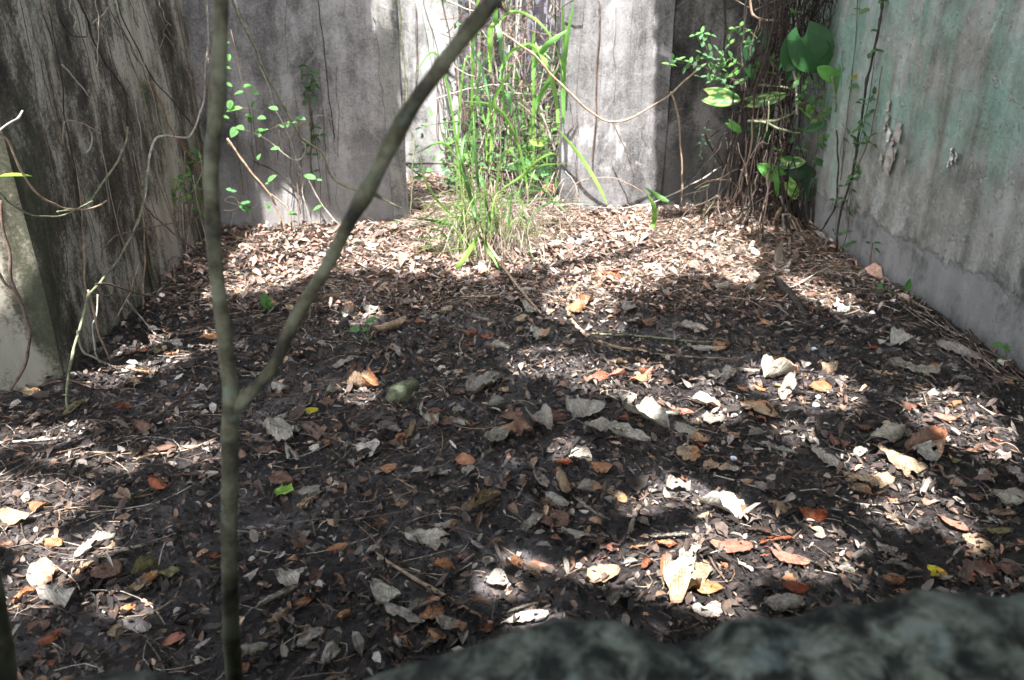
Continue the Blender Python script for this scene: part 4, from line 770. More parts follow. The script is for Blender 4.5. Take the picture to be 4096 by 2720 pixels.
VL('I', [(390, -40), (430, 160), (500, 240), (600, 250)], .004, 'dark', 'dark vine curling right near the top left')
VL('I', [(340, 80), (370, 270), (420, 480), (440, 740), (480, 1000), (520, 1200), (560, 1500)], .0035, 'dark', 'long dark vine hanging down the leftmost part of the stained wall')
VL('I', [(1020, 520), (1100, 680), (1160, 840), (1210, 940), (1300, 1060), (1440, 1240)], .0045, 'orange', 'orange brown knobbly vine ending behind the sapling trunk')
VL('I', [(885, 880), (870, 1000), (780, 1160), (720, 1250), (640, 1370), (560, 1440), (400, 1465)], .0058, 'olive', 'thick olive vine sweeping down left to a loop', off=.10)
VL('I', [(-20, 900), (20, 945), (60, 1000), (110, 1110), (220, 1300), (400, 1430), (520, 1450), (640, 1440), (740, 1390)], .0042, 'tan', 'long pinkish vine swooping in a wide bow at left', off=.22)
VL('I', [(-20, 1320), (100, 1430), (250, 1490), (400, 1500), (520, 1455), (640, 1390)], .0038, 'olive', 'olive vine sagging just under the pinkish bow', off=.20)
VL('I', [(880, 1010), (940, 1230), (990, 1400), (1070, 1500), (1180, 1600), (1300, 1690), (1420, 1790)], .0045, 'brown', 'brown vine slanting low to the sapling trunk', off=.10)
VL('I', [(430, 990), (430, 900), (460, 840), (560, 850), (620, 880), (690, 925)], .004, 'tan', 'small dry arching tendril in the middle of the stained wall')
VL('I', [(615, 885), (640, 960), (625, 1020), (590, 1060)], .0045, 'pale', 'short pale curl hanging from the small arching tendril')
VL('I', [(430, 450), (490, 520), (550, 590), (605, 660)], .0048, 'pale', 'short pale straight dead leaf stalk high on the stained wall')
VL('I', [(-20, 910), (60, 860), (130, 820), (160, 770)], .0045, 'pale', 'bent greenish white shoot entering at the left edge', off=.2)
VL('I', [(900, 560), (930, 680), (960, 830), (985, 1040)], .0028, 'pale', 'thin pale straight stem beside the olive knobbly vine')
VL('I', [(1290, 485), (1310, 520), (1325, 555)], .005, 'pale', 'short stubby pale stalk near the hooked whitish vine')
VL('I', [(1425, 385), (1395, 430), (1385, 520), (1380, 650)], .0028, 'tan', 'thin tan stem branching off the hooked whitish vine')
VL('I', [(1440, 400), (1440, 800), (1430, 1250)], .0028, 'tan', 'thin tan stem running straight down just left of the sapling trunk')
VL('H', [(475, 0), (500, 160), (520, 350), (530, 560), (545, 740), (590, 830)], .0055, 'tan', 'upright tan stem in the bundle at the left wall foot')
VL('H', [(555, 720), (590, 860), (620, 1000), (655, 1080), (690, 1180)], .005, 'tan', 'forward leaning stem of the bundle near the left wall foot', off=.12)
VL('H', [(480, 980), (520, 1110), (590, 1150), (650, 1180), (710, 1215)], .005, 'pale', 'bowed pale stem reaching the litter at the left wall foot', off=.12)
VL('H', [(610, 750), (600, 880), (580, 950), (590, 1100), (625, 1180)], .004, 'pale', 'crooked pale stem at the left wall foot', off=.10)
VL('H', [(900, 180), (905, 400), (905, 560), (890, 830)], .0055, 'tan', 'pale upright stem in the middle of the left wall foot')
VL('H', [(1210, 0), (1240, 180), (1280, 340), (1310, 500), (1330, 620)], .0045, 'pale', 'pale knobbly stem hanging in the back left corner', off=.08)
VL('H', [(1140, 100), (1145, 250), (1155, 390)], .0045, 'pale', 'short greenish pale stem before the back left corner')
VL('H', [(600, 680), (700, 690), (860, 740), (1040, 772), (1180, 785), (1280, 730), (1310, 640)], .0055, 'brown', 'brown stem bowing over the litter to the sapling', off=.16)
VL('H', [(545, 772), (640, 755), (800, 757), (950, 745), (1090, 640), (1210, 530)], .0038, 'olive', 'thin olive stem lying low along the left wall')
VL('H', [(635, 540), (645, 470), (690, 410), (780, 365), (1000, 318), (1150, 290), (1310, 240)], .0045, 'brown', 'thin reddish stem arching right over the left wall foot', off=.12)
VL('H', [(790, 780), (880, 890), (990, 1020)], .0048, 'pale', 'short straight pale stick leaning on the left wall foot', off=.12)
VL('H', [(870, 550), (840, 680), (790, 780), (735, 890)], .0038, 'tan', 'thin tan stem leaning left at the left wall foot', off=.08)
VL('H', [(690, 750), (780, 820), (870, 880)], .003, 'brown', 'thin brown stem crossing the leaning pale stick', off=.06)
vine('H', [(0, 160), (20, 330), (60, 500), (75, 640), (100, 720), (150, 850), (190, 1020), (150, 1200), (70, 1350)], .0068, 'brown', 'crooked brown vine climbing the blunt end of the left wall', 3.0, knots=.3)
vine('H', [(-10, 600), (40, 680), (100, 720)], .006, 'brown', 'side branch of the crooked vine on the wall end', 3.0)
GB = 'vines on the grey back wall'
def VB(f, pts, r, mat, label, off=.05, pl=None, **k): return vine(f, pts, r, mat, label, pl or PBL, off=off, group=GB, **k)
VB('J', [(-190, -60), (-90, 180), (0, 340), (60, 500), (200, 750), (300, 930), (380, 1000), (460, 1060), (500, 1180), (550, 1250), (640, 1300), (750, 1330), (880, 1380), (1010, 1440)], .010, 'olive', 'long winding brown vine slanting across the grey back wall', off=.12)
VB('J', [(20, 450), (70, 550), (120, 720), (180, 850), (240, 970), (270, 1090), (330, 1200), (400, 1310), (480, 1450), (580, 1560)], .007, 'pale', 'pale knobbly vine beside the long winding one', off=.09)
VB('J', [(-200, 960), (-120, 1070), (-40, 1190), (60, 1300), (110, 1370), (160, 1480), (190, 1600)], .010, 'tan', 'thick light brown bow in front of the grey wall, left one', off=.35)
VB('J', [(-190, 990), (-100, 1110), (-20, 1220), (60, 1310), (150, 1380), (230, 1470), (250, 1600)], .007, 'tan', 'thinner light brown bow just right of the thick one', off=.33)
VB('J', [(250, 970), (265, 920), (290, 880), (350, 850)], .005, 'orange', 'short orange brown tendril on the grey back wall')
VB('J', [(-150, 880), (30, 940), (130, 1010), (230, 1090), (300, 1110), (335, 1060), (340, 1010), (318, 975)], .006, 'pale', 'pale vine ending in an upturned hook on the grey wall', off=.12)
VB('J', [(255, 1185), (290, 1300), (290, 1400), (300, 1568)], .005, 'tan', 'thin tan stem rising from the foot of the grey wall')
VB('J', [(290, 1200), (325, 1240), (325, 1330), (335, 1400), (400, 1570)], .006, 'pale', 'crooked pale stem rising from the foot of the grey wall', off=.08)
VB('J', [(-20, 1110), (120, 1180), (200, 1230), (250, 1290), (270, 1360)], .005, 'dark', 'arc shaped shadow laid as a dark stem low on the grey wall')  # dark tube stands in for an arc shaped shadow on the wall
VB('J', [(200, 740), (210, 690), (270, 685)], .004, 'pale', 'tiny pale hook shaped tendril on the grey wall')
VB('J', [(380, 810), (420, 800), (480, 805), (530, 830)], .003, 'pale', 'faint thin arched tendril mid height on the grey wall', off=.02)
VB('J', [(375, 680), (385, 900), (380, 1100), (410, 1300)], .004, 'brown', 'thin brown stem with small leaves climbing the grey wall', off=.02)
VB('J', [(430, -40), (450, 160), (480, 400), (495, 560), (510, 700), (530, 840), (545, 960)], .004, 'dark', 'thin dark root stuck flat to the grey wall', off=.008, knots=.1)
VB('J', [(985, -40), (1005, 150), (1020, 350), (1035, 540), (1045, 700), (1050, 850), (1090, 950), (1100, 1030), (1085, 1120), (1080, 1300), (1070, 1500)], .008, 'olive', 'dark green vine climbing the edge of the grey wall at the doorway', off=.03)
VB('S', [(920, 320), (960, 285), (1010, 278), (1060, 290), (1105, 340), (1110, 390), (1080, 430), (1010, 445), (920, 435)], .006, 'pale', 'pale ring shaped tendril beside the sapling trunk', off=.25)
VB('S', [(920, 320), (1040, 360), (1150, 395), (1210, 415)], .0045, 'pale', 'thin pale stem crossing the ring shaped tendril', off=.25)
VB('S', [(1050, 440), (1030, 530), (1012, 640)], .007, 'pale', 'short pale stem standing under the ring shaped tendril', off=.2)
VD = lambda *a, **k: vine(*a, PD, group='vines on the pale wall', **k)
VD('J', [(1105, 20), (1112, 300), (1110, 650)], .006, 'brown', 'thin brown vine hanging down the pale wall, left one', off=.03)
VD('J', [(1250, 560), (1255, 760), (1250, 930), (1290, 1000), (1350, 1080)], .006, 'brown', 'thin brown vine hanging down the pale wall, right one', off=.04)
VD('J', [(1430, 760), (1370, 800), (1335, 860), (1330, 960), (1320, 1100)], .013, 'dark', 'dark knotted vine at the foot of the pale wall', off=.1, knots=.8)
VD('J', [(1255, 600), (1300, 720), (1360, 820)], .003, 'dark', 'very thin dark tendril on the pale wall', off=.05)
vine('J', [(1270, 570), (1360, 635), (1480, 720), (1560, 800)], .007, 'brown', 'brown stem slanting right before the edge of the pale wall', 7.4)
vine('J', [(1030, 1130), (1200, 1132), (1400, 1140), (1600, 1170), (1772, 1200)], .010, 'brown', 'long brown cane lying level across the doorway foot', 6.9)
vine('J', [(1030, 1130), (1100, 1190), (1200, 1260), (1300, 1340)], .008, 'brown', 'brown cane slanting down at the doorway foot', 6.85)
vine('J', [(1320, 0), (1420, 50), (1500, 80), (1560, 95)], .008, 'pale', 'pale twig entering the doorway from the upper left', 7.0)
vine('J', [(1450, -20), (1500, 20), (1540, 60)], .008, 'pale', 'short pale twig just right of the one entering the doorway', 7.0)
# the long cane through the doorway to the leafy sprig
vine('K', [(530, 170), (600, 220), (700, 290), (800, 400), (900, 500), (1000, 590), (1100, 635), (1200, 615), (1331, 540), (1420, 480), (1500, 400), (1545, 365)], [.009, .010, .010, .010, .009, .008, .007], 'tan', 'long pale cane sagging across the light wall from doorway to leafy sprig', 6.35, knots=.5)
vine('L', [(255, 525), (290, 600), (310, 760), (325, 1000), (320, 1180)], .008, 'tan', 'straight tan stem hanging down the dark wall from the pale cane', 6.5)
vine('K', [(1030, 0), (1040, 60), (1025, 330), (1020, 600), (1005, 760), (1000, 840)], .007, 'brown', 'dark twin vine running down the middle of the light wall', 6.62, knots=.1)
vine('K', [(1100, 635), (1150, 730), (1190, 820), (1215, 920)], .004, 'brown', 'thin dark tendril hanging below the sag of the pale cane', 6.5)
vine('K', [(885, 540), (905, 700), (925, 880), (920, 960)], .003, 'brown', 'faint thin tendril near the left edge of the light wall', 6.55)
vine('Q', [(950, 0), (1000, 160), (1060, 340), (1095, 450)], .011, 'tan', 'straight pinkish cane standing high in the doorway', 7.2)
vine('Q', [(1340, 1040), (1400, 1200), (1460, 1400), (1520, 1568)], .013, 'pale', 'thick pale broken cane slanting down in the doorway', 6.9)
vine('Z', [(1330, 0), (1390, 140), (1440, 300), (1490, 460)], .013, 'pale', 'pale cane leaning on the left edge of the light wall', 6.8)
vine('Q', [(1600, 0), (1560, 150)], .009, 'pale', 'short pale twig high at the right of the doorway', 7.0)
vine('K', [(820, 1080), (900, 1060), (1000, 1075), (1150, 1080), (1331, 1060)], .004, 'pale', 'thin pale stalk lying along the foot of the light wall', 6.4)
vine('K', [(860, 890), (900, 940), (930, 1030), (930, 1120)], .005, 'pale', 'pale arched stalk at the foot of the light wall', 6.3)
vine('K', [(900, 960), (960, 935), (1100, 925), (1200, 960), (1260, 1000)], .004, 'tan', 'low arching straw before the light wall', 6.25)
# right corner: traced thick stems among the tangle
RV = 'vines in the right corner'
def VR(f, pts, r, mat, label, Y=6.0, **k): return vine(f, pts, r, mat, label, Y, group=RV, **k)
VR('L', [(715, -40), (720, 60), (740, 95), (800, 115), (880, 118)], .010, 'tan', 'stout tan vine with a sharp bend high in the tangle')
VR('L', [(560, -40), (575, 120), (560, 300), (555, 420)], .009, 'dark', 'dark vine hanging straight at the left side of the tangle', 6.3)
VR('L', [(700, 690), (770, 685), (850, 690), (950, 650), (1000, 605), (1050, 570), (1120, 550), (1200, 550)], .013, 'olive', 'thick olive creeper stem rising right from the tangle', 5.85, knots=.2)
VR('L', [(740, 690), (800, 700), (900, 742), (1000, 760), (1080, 740), (1180, 700), (1240, 690)], .011, 'olive', 'thick grey green creeper stem sagging right from the tangle', 5.8, knots=.2)
VR('L', [(750, 485), (850, 492), (930, 505), (970, 530)], .009, 'olive', 'short olive creeper stem in the upper tangle', 5.9)
VR('L', [(985, 260), (960, 400), (975, 480), (980, 600), (985, 650)], .010, 'pale', 'whitish upright stem right of the tangle between round leaves', 5.75)
VR('L', [(480, 680), (460, 740), (470, 800), (520, 900), (560, 960)], .006, 'dark', 'dark thin tendril low at the left of the tangle', 6.3)
VR('P', [(1065, 745), (960, 790), (890, 850), (870, 920), (900, 1010), (950, 1070), (990, 1075)], .006, 'olive', 'olive vine looping in a wide C before the dark wall', 6.2)
VR('P', [(1195, 690), (1180, 830), (1120, 960), (1030, 1090), (920, 1195)], .006, 'olive', 'green stem bowing down to the litter before the dark wall', 6.1)
VR('P', [(1000, 720), (1100, 690), (1250, 690), (1350, 730), (1440, 810)], .006, 'tan', 'tan vine arching before the dark wall', 6.1)
VR('P', [(1470, 545), (1350, 575), (1200, 670), (1000, 725), (880, 790)], .006, 'tan', 'tan stem slanting left out of the tangle', 6.15)
VR('P', [(1000, 30), (1040, 180), (1110, 320), (1190, 430), (1230, 500)], .008, 'dark', 'dark crooked vine hanging before the dark wall', 6.4)
VR('P', [(735, 830), (740, 760), (790, 680), (880, 615)], .004, 'dark', 'thin dark arc on the dark wall', 6.5)
VR('P', [(1890, 590), (1600, 600)], .005, 'dark', 'level dark twig inside the tangle', 5.9)
VR('O', [(315, 745), (350, 820), (375, 880), (415, 1030), (460, 1060), (520, 1100), (620, 1075)], .010, 'pale', 'pale zigzag root at the foot of the tangle', 5.7)
VR('O', [(330, 860), (280, 920), (250, 1030), (240, 1150), (190, 1260), (150, 1370)], .009, 'tan', 'tan root curving left at the foot of the tangle', 5.7)
VR('O', [(345, 930), (350, 1060), (370, 1160), (400, 1250), (410, 1370)], .011, 'pale', 'stout straight root in the middle of the tangle foot', 5.65)
VR('O', [(350, 940), (420, 935), (470, 980), (510, 1060), (550, 1130), (550, 1200)], .008, 'tan', 'arching root right of the stout straight one', 5.65)
VR('O', [(420, 960), (470, 1060), (500, 1150), (530, 1300)], .009, 'tan', 'slanting root at the right of the tangle foot', 5.6)
VR('O', [(550, 810), (545, 950), (535, 1100)], .009, 'dark', 'dark upright stem under the lowest round leaf', 5.8)
VR('O', [(615, 800), (608, 950), (605, 1100)], .009, 'dark', 'dark upright stem right of the other under the lowest leaf', 5.8)
VR('O', [(658, 600), (660, 900), (668, 1190)], .011, 'dark', 'dark straight vine standing in the very corner of the teal wall', 5.72)
VR('L', [(1130, 1000), (1130, 480), (1120, 430)], .008, 'olive', 'green leaf stalk rising to the folded round leaf', 5.75)
VR('L', [(1180, 440), (1195, 520), (1205, 600), (1200, 640)], .008, 'olive', 'bright green stalk of the folded leaf by the teal wall', 5.6)
VR('L', [(820, 580), (815, 690), (805, 760)], .006, 'olive', 'green stalk of the pale tipped leaf in the tangle', 5.75)
TV = 'vines on the teal wall'
def VT(f, pts, r, mat, label, **k): return vine(f, pts, r, mat, label, PR, group=TV, **k)
VT('L', [(1465, -40), (1460, 60), (1430, 250), (1400, 380), (1380, 470), (1350, 660), (1335, 760), (1320, 850), (1300, 980), (1255, 1120), (1230, 1210), (1215, 1300), (1210, 1420)], .0085, 'dark', 'long dark twisted vine running down the teal wall', off=.035, knots=.6)
VT('L', [(1470, 380), (1450, 500), (1420, 660), (1380, 830), (1300, 1000), (1280, 1080), (1262, 1180), (1270, 1300), (1240, 1440)], .004, 'brown', 'thin brown vine just right of the long dark one', off=.03)
VT('O', [(895, 60), (915, 200), (918, 400), (912, 600), (905, 780), (870, 900), (790, 1030), (680, 1180)], .007, 'dark', 'dark vine bending left to the corner of the teal wall', off=.04)
VT('O', [(1285, 1230), (1260, 1400), (1255, 1540)], .0035, 'brown', 'thin short stem with one leaf low on the teal wall', off=.03)
# ---------------------------------------------------------------- the fine vines and stems (nobody could count them)
def rnd(a, b): return random.uniform(a, b)
b = MB()
def fine(Pfun, x0, x1, y0, y1, n, r, cols, drift=12, lean=0, wob=.006, seg=4):
    for _ in range(n):
        x = rnd(x0, x1); a = rnd(y0, y0 + (y1 - y0) * .6) if random.random() < .5 else y0; e = rnd(a + 30, max(a + 40, y1)); d = rnd(-drift, drift)
        o = rnd(.01, .09); pts = []
        for k in range(seg + 1):
            t = k / seg; q = Pfun(x + d * t + lean * (a + (e - a) * t) + rnd(-2.0, 2.0), a + (e - a) * t, o)
            pts.append(q if q.z > .005 else Vector((q.x, q.y, .005)))
        b.tube(pts, rnd(*r), 4, random.choice(cols), wob=wob, res=3)
DK = [(.03, .022, .018), (.05, .04, .03), (.08, .06, .045), (.12, .095, .07), (.045, .035, .03)]; PA = [(.2, .16, .12), (.14, .11, .085), (.28, .24, .19)]
fine(lambda x, y, o: PL.at(x, y, o * .6), 5, 175, -10, 330, 14, (.0012, .0026), DK + DK + PA, 10, .20)
fine(lambda x, y, o: PL.at(x, y, o * 1.5), 85, 200, 150, 330, 16, (.0018, .0038), PA + [(.33, .29, .23), (.2, .19, .11)], 26, .10)
fine(lambda x, y, o: PL.at(x, y, o * 1.4), 20, 170, -10, 250, 22, (.0016, .0034), PA + DK[2:4] + [(.3, .27, .2), (.16, .16, .09)], 34, .26, .012, 7)
fine(lambda x, y, o: PL.at(x, y, o), 60, 200, 200, 330, 16, (.0012, .003), DK + PA, 14, .18)
fine(lambda x, y, o: PBL.at(x, y, o), 225, 330, 110, 232, 26, (.0014, .003), DK + PA, 10, .05)
fine(lambda x, y, o: PBL.at(x, y, o * .2), 230, 400, -5, 225, 9, (.001, .0022), DK, 6, .05)
fine(lambda x, y, o: PBR.at(x, y, o * .4), 566, 660, -5, 208, 9, (.001, .002), [(.12, .11, .10), (.2, .18, .16)], 5, -.02)
fine(lambda x, y, o: PR.at(x, y, o * .5), 790, 860, -5, 280, 16, (.0015, .003), DK, 5, -.1)
tag(b.build('wall_creepers', M['frag']), 'fine dry creeper stems clinging to the concrete walls', 'creepers', kind='stuff')
b = MB()
# tangle in the right corner: hanging curtain, and roots spreading at its foot
PT = [(.038, .028, .022), (.065, .048, .037), (.024, .017, .013), (.04, .024, .017), (.14, .115, .09), (.012, .009, .008)]
for _ in range(105):
    x = random.gauss(1.94, .12); yb = rnd(5.75, 6.45); z0 = rnd(1.3, 2.5) if random.random() < .75 else rnd(.5, 1.4); z1 = rnd(.02, .5) if random.random() < .75 else rnd(.4, 1.2)
    if x > 2.24: x = 2.2
    pts = []; dx = random.gauss(0, .10)
    for k in range(6):
        t = k / 5; pts.append(Vector((min(2.24, x + dx * t + random.gauss(0, .022)), yb + random.gauss(0, .02) - t * .1, z0 + (z1 - z0) * t)))
    b.tube(pts, rnd(.0014, .0045) if random.random() < .88 else rnd(.006, .010), 5, random.choice(PT), wob=.028, knots=.3, res=4)
for _ in range(130):       # arcs and root ends
    x = random.gauss(1.95, .17); y = rnd(5.6, 6.4); zt = rnd(.15, .8); a = rnd(0, 6.28); rr = rnd(.08, .5); ex, ey = x + math.cos(a) * rr, y + math.sin(a) * rr * .6
    ex = min(2.2, ex); ey = min(6.55, ey)
    b.tube([(min(2.2, x), y, zt), ((min(2.2, x) + ex) / 2 + rnd(-.05, .05), (y + ey) / 2, zt * rnd(.5, .95)), (ex, ey, ground_h(ex, ey) + .01)], rnd(.002, .006), 5, random.choice(PT), wob=.02, res=5)
for _ in range(130):       # crossing twigs high in the tangle
    c = Vector((random.gauss(1.98, .16), rnd(5.8, 6.3), rnd(.9, 2.1))); d = Vector((random.gauss(0, 1), random.gauss(0, .3), random.gauss(0, .8))).normalized() * rnd(.08, .3)
    p = [c - d, c + Vector((rnd(-.03, .03), 0, rnd(-.03, .03))), c + d]
    for q in p: q.x = min(q.x, 2.22)
    b.tube(p, rnd(.002, .005), 4, random.choice(PT), wob=.02, res=4)
for _ in range(260):       # shaggy root mop at the top of the tangle
    c = Vector((2.10 + random.gauss(0, .06), 5.85 + random.gauss(0, .05), rnd(1.35, 1.9))); L = rnd(.06, .22)
    b.tube([c, c + Vector((rnd(-.03, .03), 0, -L * .5)), c + Vector((rnd(-.05, .05), 0, -L))], rnd(.0012, .003), 3, random.choice(PT[2:4] + PT[5:]), res=3)
tag(b.build('vine_tangle', M['frag']), 'dense brown tangle of dead hanging vines in the right corner', 'vines', kind='stuff')
# thicket of dead stems in the doorway
b = MB(); PS = [(.18, .15, .12), (.27, .23, .19), (.10, .075, .06), (.15, .10, .08), (.06, .045, .035), (.33, .29, .24)]
for _ in range(120):
    x = rnd(-.52, .42); y = rnd(7.0, 8.6)
    x *= y / 6.9; z1 = rnd(.7, 2.3); pts = [Vector((x, y, 0))]; d = random.gauss(0, .24)
    for k in range(1, 6):
        t = k / 5; pts.append(Vector((x + d * t + random.gauss(0, .02), y + random.gauss(0, .02), z1 * t)))
    b.tube(pts, rnd(.0025, .0085), 5, random.choice(PS), wob=.015, knots=.25, res=3)
for _ in range(210):
    c = Vector((rnd(-.45, .45), rnd(6.6, 8.0), rnd(.05, 1.9))); d = Vector((random.gauss(0, 1), random.gauss(0, .3), random.gauss(0, .9))).normalized() * rnd(.08, .35)
    b.tube([c - d, c + Vector((rnd(-.04, .04), 0, rnd(-.04, .04))), c + d], rnd(.002, .006), 4, random.choice(PS), wob=.02, res=4)
tag(b.build('dead_stems', M['frag']), 'thicket of pale dead stems filling the doorway', 'dead stems', kind='stuff')
b = MB()
for _ in range(900):       # straw heap at the doorway foot
    c = Vector((rnd(-.85, .55), rnd(5.9, 7.6), 0)); a = random.gauss(0, .7); L = rnd(.1, .5); d = Vector((math.cos(a), math.sin(a) * .7, 0)) * L / 2
    z = abs(random.gauss(0, .05)); t = random.gauss(0, .10)
    if not (inside(c.x - d.x, c.y - d.y) and inside(c.x + d.x, c.y + d.y)): continue
    b.tube([c - d + Vector((0, 0, ground_h(c.x, c.y) + max(.005, z - t * L))), c + Vector((0, 0, z + .02 + ground_h(c.x, c.y))), c + d + Vector((0, 0, ground_h(c.x, c.y) + max(.005, z + t * L)))], rnd(.0015, .004), 4, random.choice(PS), res=3)
for _ in range(150):       # short broken upright stubble
    c = Vector((rnd(-.3, .5), rnd(5.8, 6.9), 0))
    if not inside(c.x, c.y): continue
    b.tube([c, c + Vector((rnd(-.06, .06), 0, rnd(.04, .12))), c + Vector((rnd(-.14, .14), rnd(-.05, .05), rnd(.12, .4)))], rnd(.0015, .004), 4, random.choice(PS), res=3)
tag(b.build('straw_heap', M['frag']), 'pale heap of dry straw at the foot of the doorway', 'straw', kind='stuff')
# ---------------------------------------------------------------- green things
GR = [(.10, .20, .045), (.13, .27, .05), (.08, .17, .05), (.17, .30, .06)]
def blade_mb(b, P, wpx, col, fold=.25, seg=5, side=None):
    """a long grass leaf: P world points, w width at its widest, folded along the midrib"""
    Q = spline(P, seg); n = len(Q); vs = []; sd = side or Vector((rnd(-.3, .3), 1, 0)).normalized()
    for i in range(n):
        t = (Q[min(i + 1, n - 1)] - Q[max(i - 1, 0)]).normalized(); s = t.cross(sd)
        s = s.normalized() if s.length > .05 else t.orthogonal().normalized(); u = i / (n - 1)
        w_ = wpx / 2 * min(1, .45 + u * 2.2) * min(1, ((1 - u) * 2.6) ** .7); nn = t.cross(s)
        vs += [Q[i] - s * w_, Q[i] + nn * w_ * fold * 1.5, Q[i] + s * w_]
    fs = []
    for i in range(n - 1):
        a = i * 3; fs += [(a, a + 1, a + 4, a + 3), (a + 1, a + 2, a + 5, a + 4)]
    b.add(vs, fs, col)
def blade(f, pts, wpx, Y, par, col=None, dy=0, name='blade'):
    s = FR[f][2] * 4; P = []
    for i, (x, y) in enumerate(pts):
        u, v = px(f, x, y); P.append(atY(u, v, Y + dy * i / (len(pts) - 1) + .05 * math.sin(i * 1.7)))
    b = MB(); blade_mb(b, P, wpx / s * Y * .98 / F * 1.15, col or random.choice(GR), side=Vector((rnd(-.35, .35), 1, rnd(-.1, .1))).normalized()); b.build(name, M['blade'], par)
gc = empty('tall_grass', (0, 7.0, 0), 'tall bright green grass with broad arching blades growing in the doorway', 'grass clump')
for pts, w_ in [([(820, 900), (815, 600), (815, 430), (840, 320), (885, 295)], 50), ([(940, 1000), (985, 800), (970, 620), (945, 450), (900, 310), (870, 290)], 52), ([(940, 900), (990, 790), (1080, 650), (1220, 575), (1350, 565), (1450, 620), (1590, 760)], 34),
                ([(1665, 1568), (1650, 1300), (1590, 1000), (1520, 820), (1430, 640), (1300, 565), (1220, 590)], 44), ([(925, 330), (960, 250), (1000, 190), (1080, 145), (1200, 155), (1330, 210), (1440, 290), (1600, 500), (1700, 780), (1735, 980)], 24),
                ([(1350, 1000), (1380, 780), (1480, 630), (1600, 500), (1850, 345)], 58), ([(1735, 1568), (1735, 1000), (1765, 600), (1880, -40)], 50), ([(1750, 900), (1745, 500), (1715, -40)], 30), ([(890, 320), (885, 200), (880, -20)], 44),
                ([(800, 1250), (740, 950), (640, 700), (540, 515)], 24), ([(770, 1568), (830, 1350), (960, 1060), (1100, 860)], 34), ([(1025, 1568), (980, 1200), (960, 830)], 30), ([(1075, 1450), (1055, 1220), (1000, 1135)], 44),
                ([(760, 1568), (700, 1350), (650, 1200), (590, 1240)], 26), ([(1330, 1440), (1420, 1250), (1540, 1050), (1690, 825)], 52), ([(860, 1568), (880, 1350), (870, 1200)], 26), ([(820, 1568), (800, 1100)], 20), ([(1200, 1568), (1160, 1300), (1060, 1080), (1000, 1060)], 20), ([(640, 80), (690, -40)], 24)]:
    blade('Q', pts, w_ * 1.1, rnd(6.45, 6.9), gc, dy=-.15, col=random.choice([(.17, .34, .07), (.13, .30, .07), (.22, .40, .08), (.14, .30, .12)]))
for pts, w_ in [([(1500, 1000), (1492, 700), (1495, 400)], 20), ([(750, 560), (760, 300), (775, 130)], 32), ([(1560, 800), (1545, 400), (1550, -40)], 26), ([(700, 560), (700, 300), (690, 100)], 20), ([(990, 560), (980, 300), (960, 50)], 22), ([(900, 640), (925, 300), (935, 100)], 18)]:
    blade('Z', pts, w_, rnd(6.6, 7.0), gc)
for _ in range(20):
    x = rnd(-.5, .45); y = rnd(6.5, 7.6); hh = rnd(.5, 1.7); dx = random.gauss(0, .22); b = MB()
    blade_mb(b, [(x, y, 0), (x + dx * .2, y, hh * .55), (x + dx * .6, y - rnd(0, .1), hh * .92), (x + dx * 1.3, y - rnd(0, .2), hh * rnd(.7, 1))], rnd(.012, .026), random.choice(GR)); b.build('blade', M['blade'], gc)
gf = empty('grass_tuft', G(*px('E', 1020, 250)), 'green grass tuft with a skirt of dry straw in the middle of the floor', 'grass tuft')
g5 = 5.25
for f, pts, w_, Y in [('Z', [(600, 1290), (545, 1060), (460, 720), (418, 520), (430, 350), (480, 240), (600, 178)], 30, 5.3), ('Z', [(575, 1200), (540, 1040), (470, 780), (378, 605)], 40, 5.25), ('Z', [(810, 1420), (760, 1280), (715, 1100), (690, 960)], 26, 5.2), ('Z', [(655, 1230), (625, 950), (590, 650), (565, 300), (550, -40)], 30, 5.35),
                      ('Z', [(880, 870), (1100, 725), (1230, 600), (1380, 490), (1540, 470)], 26, 5.6), ('Z', [(870, 890), (1100, 735), (1280, 625), (1450, 590), (1711, 590)], 22, 5.6), ('E', [(1000, 60), (930, 180), (860, 290), (780, 400), (700, 520), (610, 635)], 42, 5.0), ('E', [(1040, 60), (1060, 230), (1130, 330), (1180, 420), (1215, 495)], 30, 5.0),
                      ('E', [(830, 520), (840, 580), (820, 660), (770, 790)], 26, 4.8), ('E', [(830, 540), (960, 540), (1090, 580), (1200, 630), (1290, 665)], 24, 4.8), ('E', [(740, 525), (860, 535), (950, 580), (1050, 545), (1180, 505)], 20, 4.8), ('E', [(880, 610), (1000, 560), (1100, 530)], 18, 4.8), ('K', [(380, 1160), (250, 1165), (160, 1145), (40, 1130)], 14, 5.3),
                      ('K', [(830, 680), (950, 830), (1040, 980), (1080, 1070)], 16, 6.2), ('K', [(390, 1180), (250, 1100), (140, 960), (100, 800)], 12, 5.4), ('Z', [(1320, 1400), (1200, 1260), (1100, 1180), (1010, 1130)], 26, 5.7), ('Z', [(1600, 1130), (1450, 970), (1300, 860), (1180, 800)], 20, 5.9), ('L', [(140, 1345), (165, 1260), (165, 1180), (120, 1090)], 26, 5.9), ('L', [(250, 1150), (190, 1120), (110, 1065)], 24, 5.9)]:
    blade(f, pts, w_, Y, gf)
c0 = gf.location.copy()
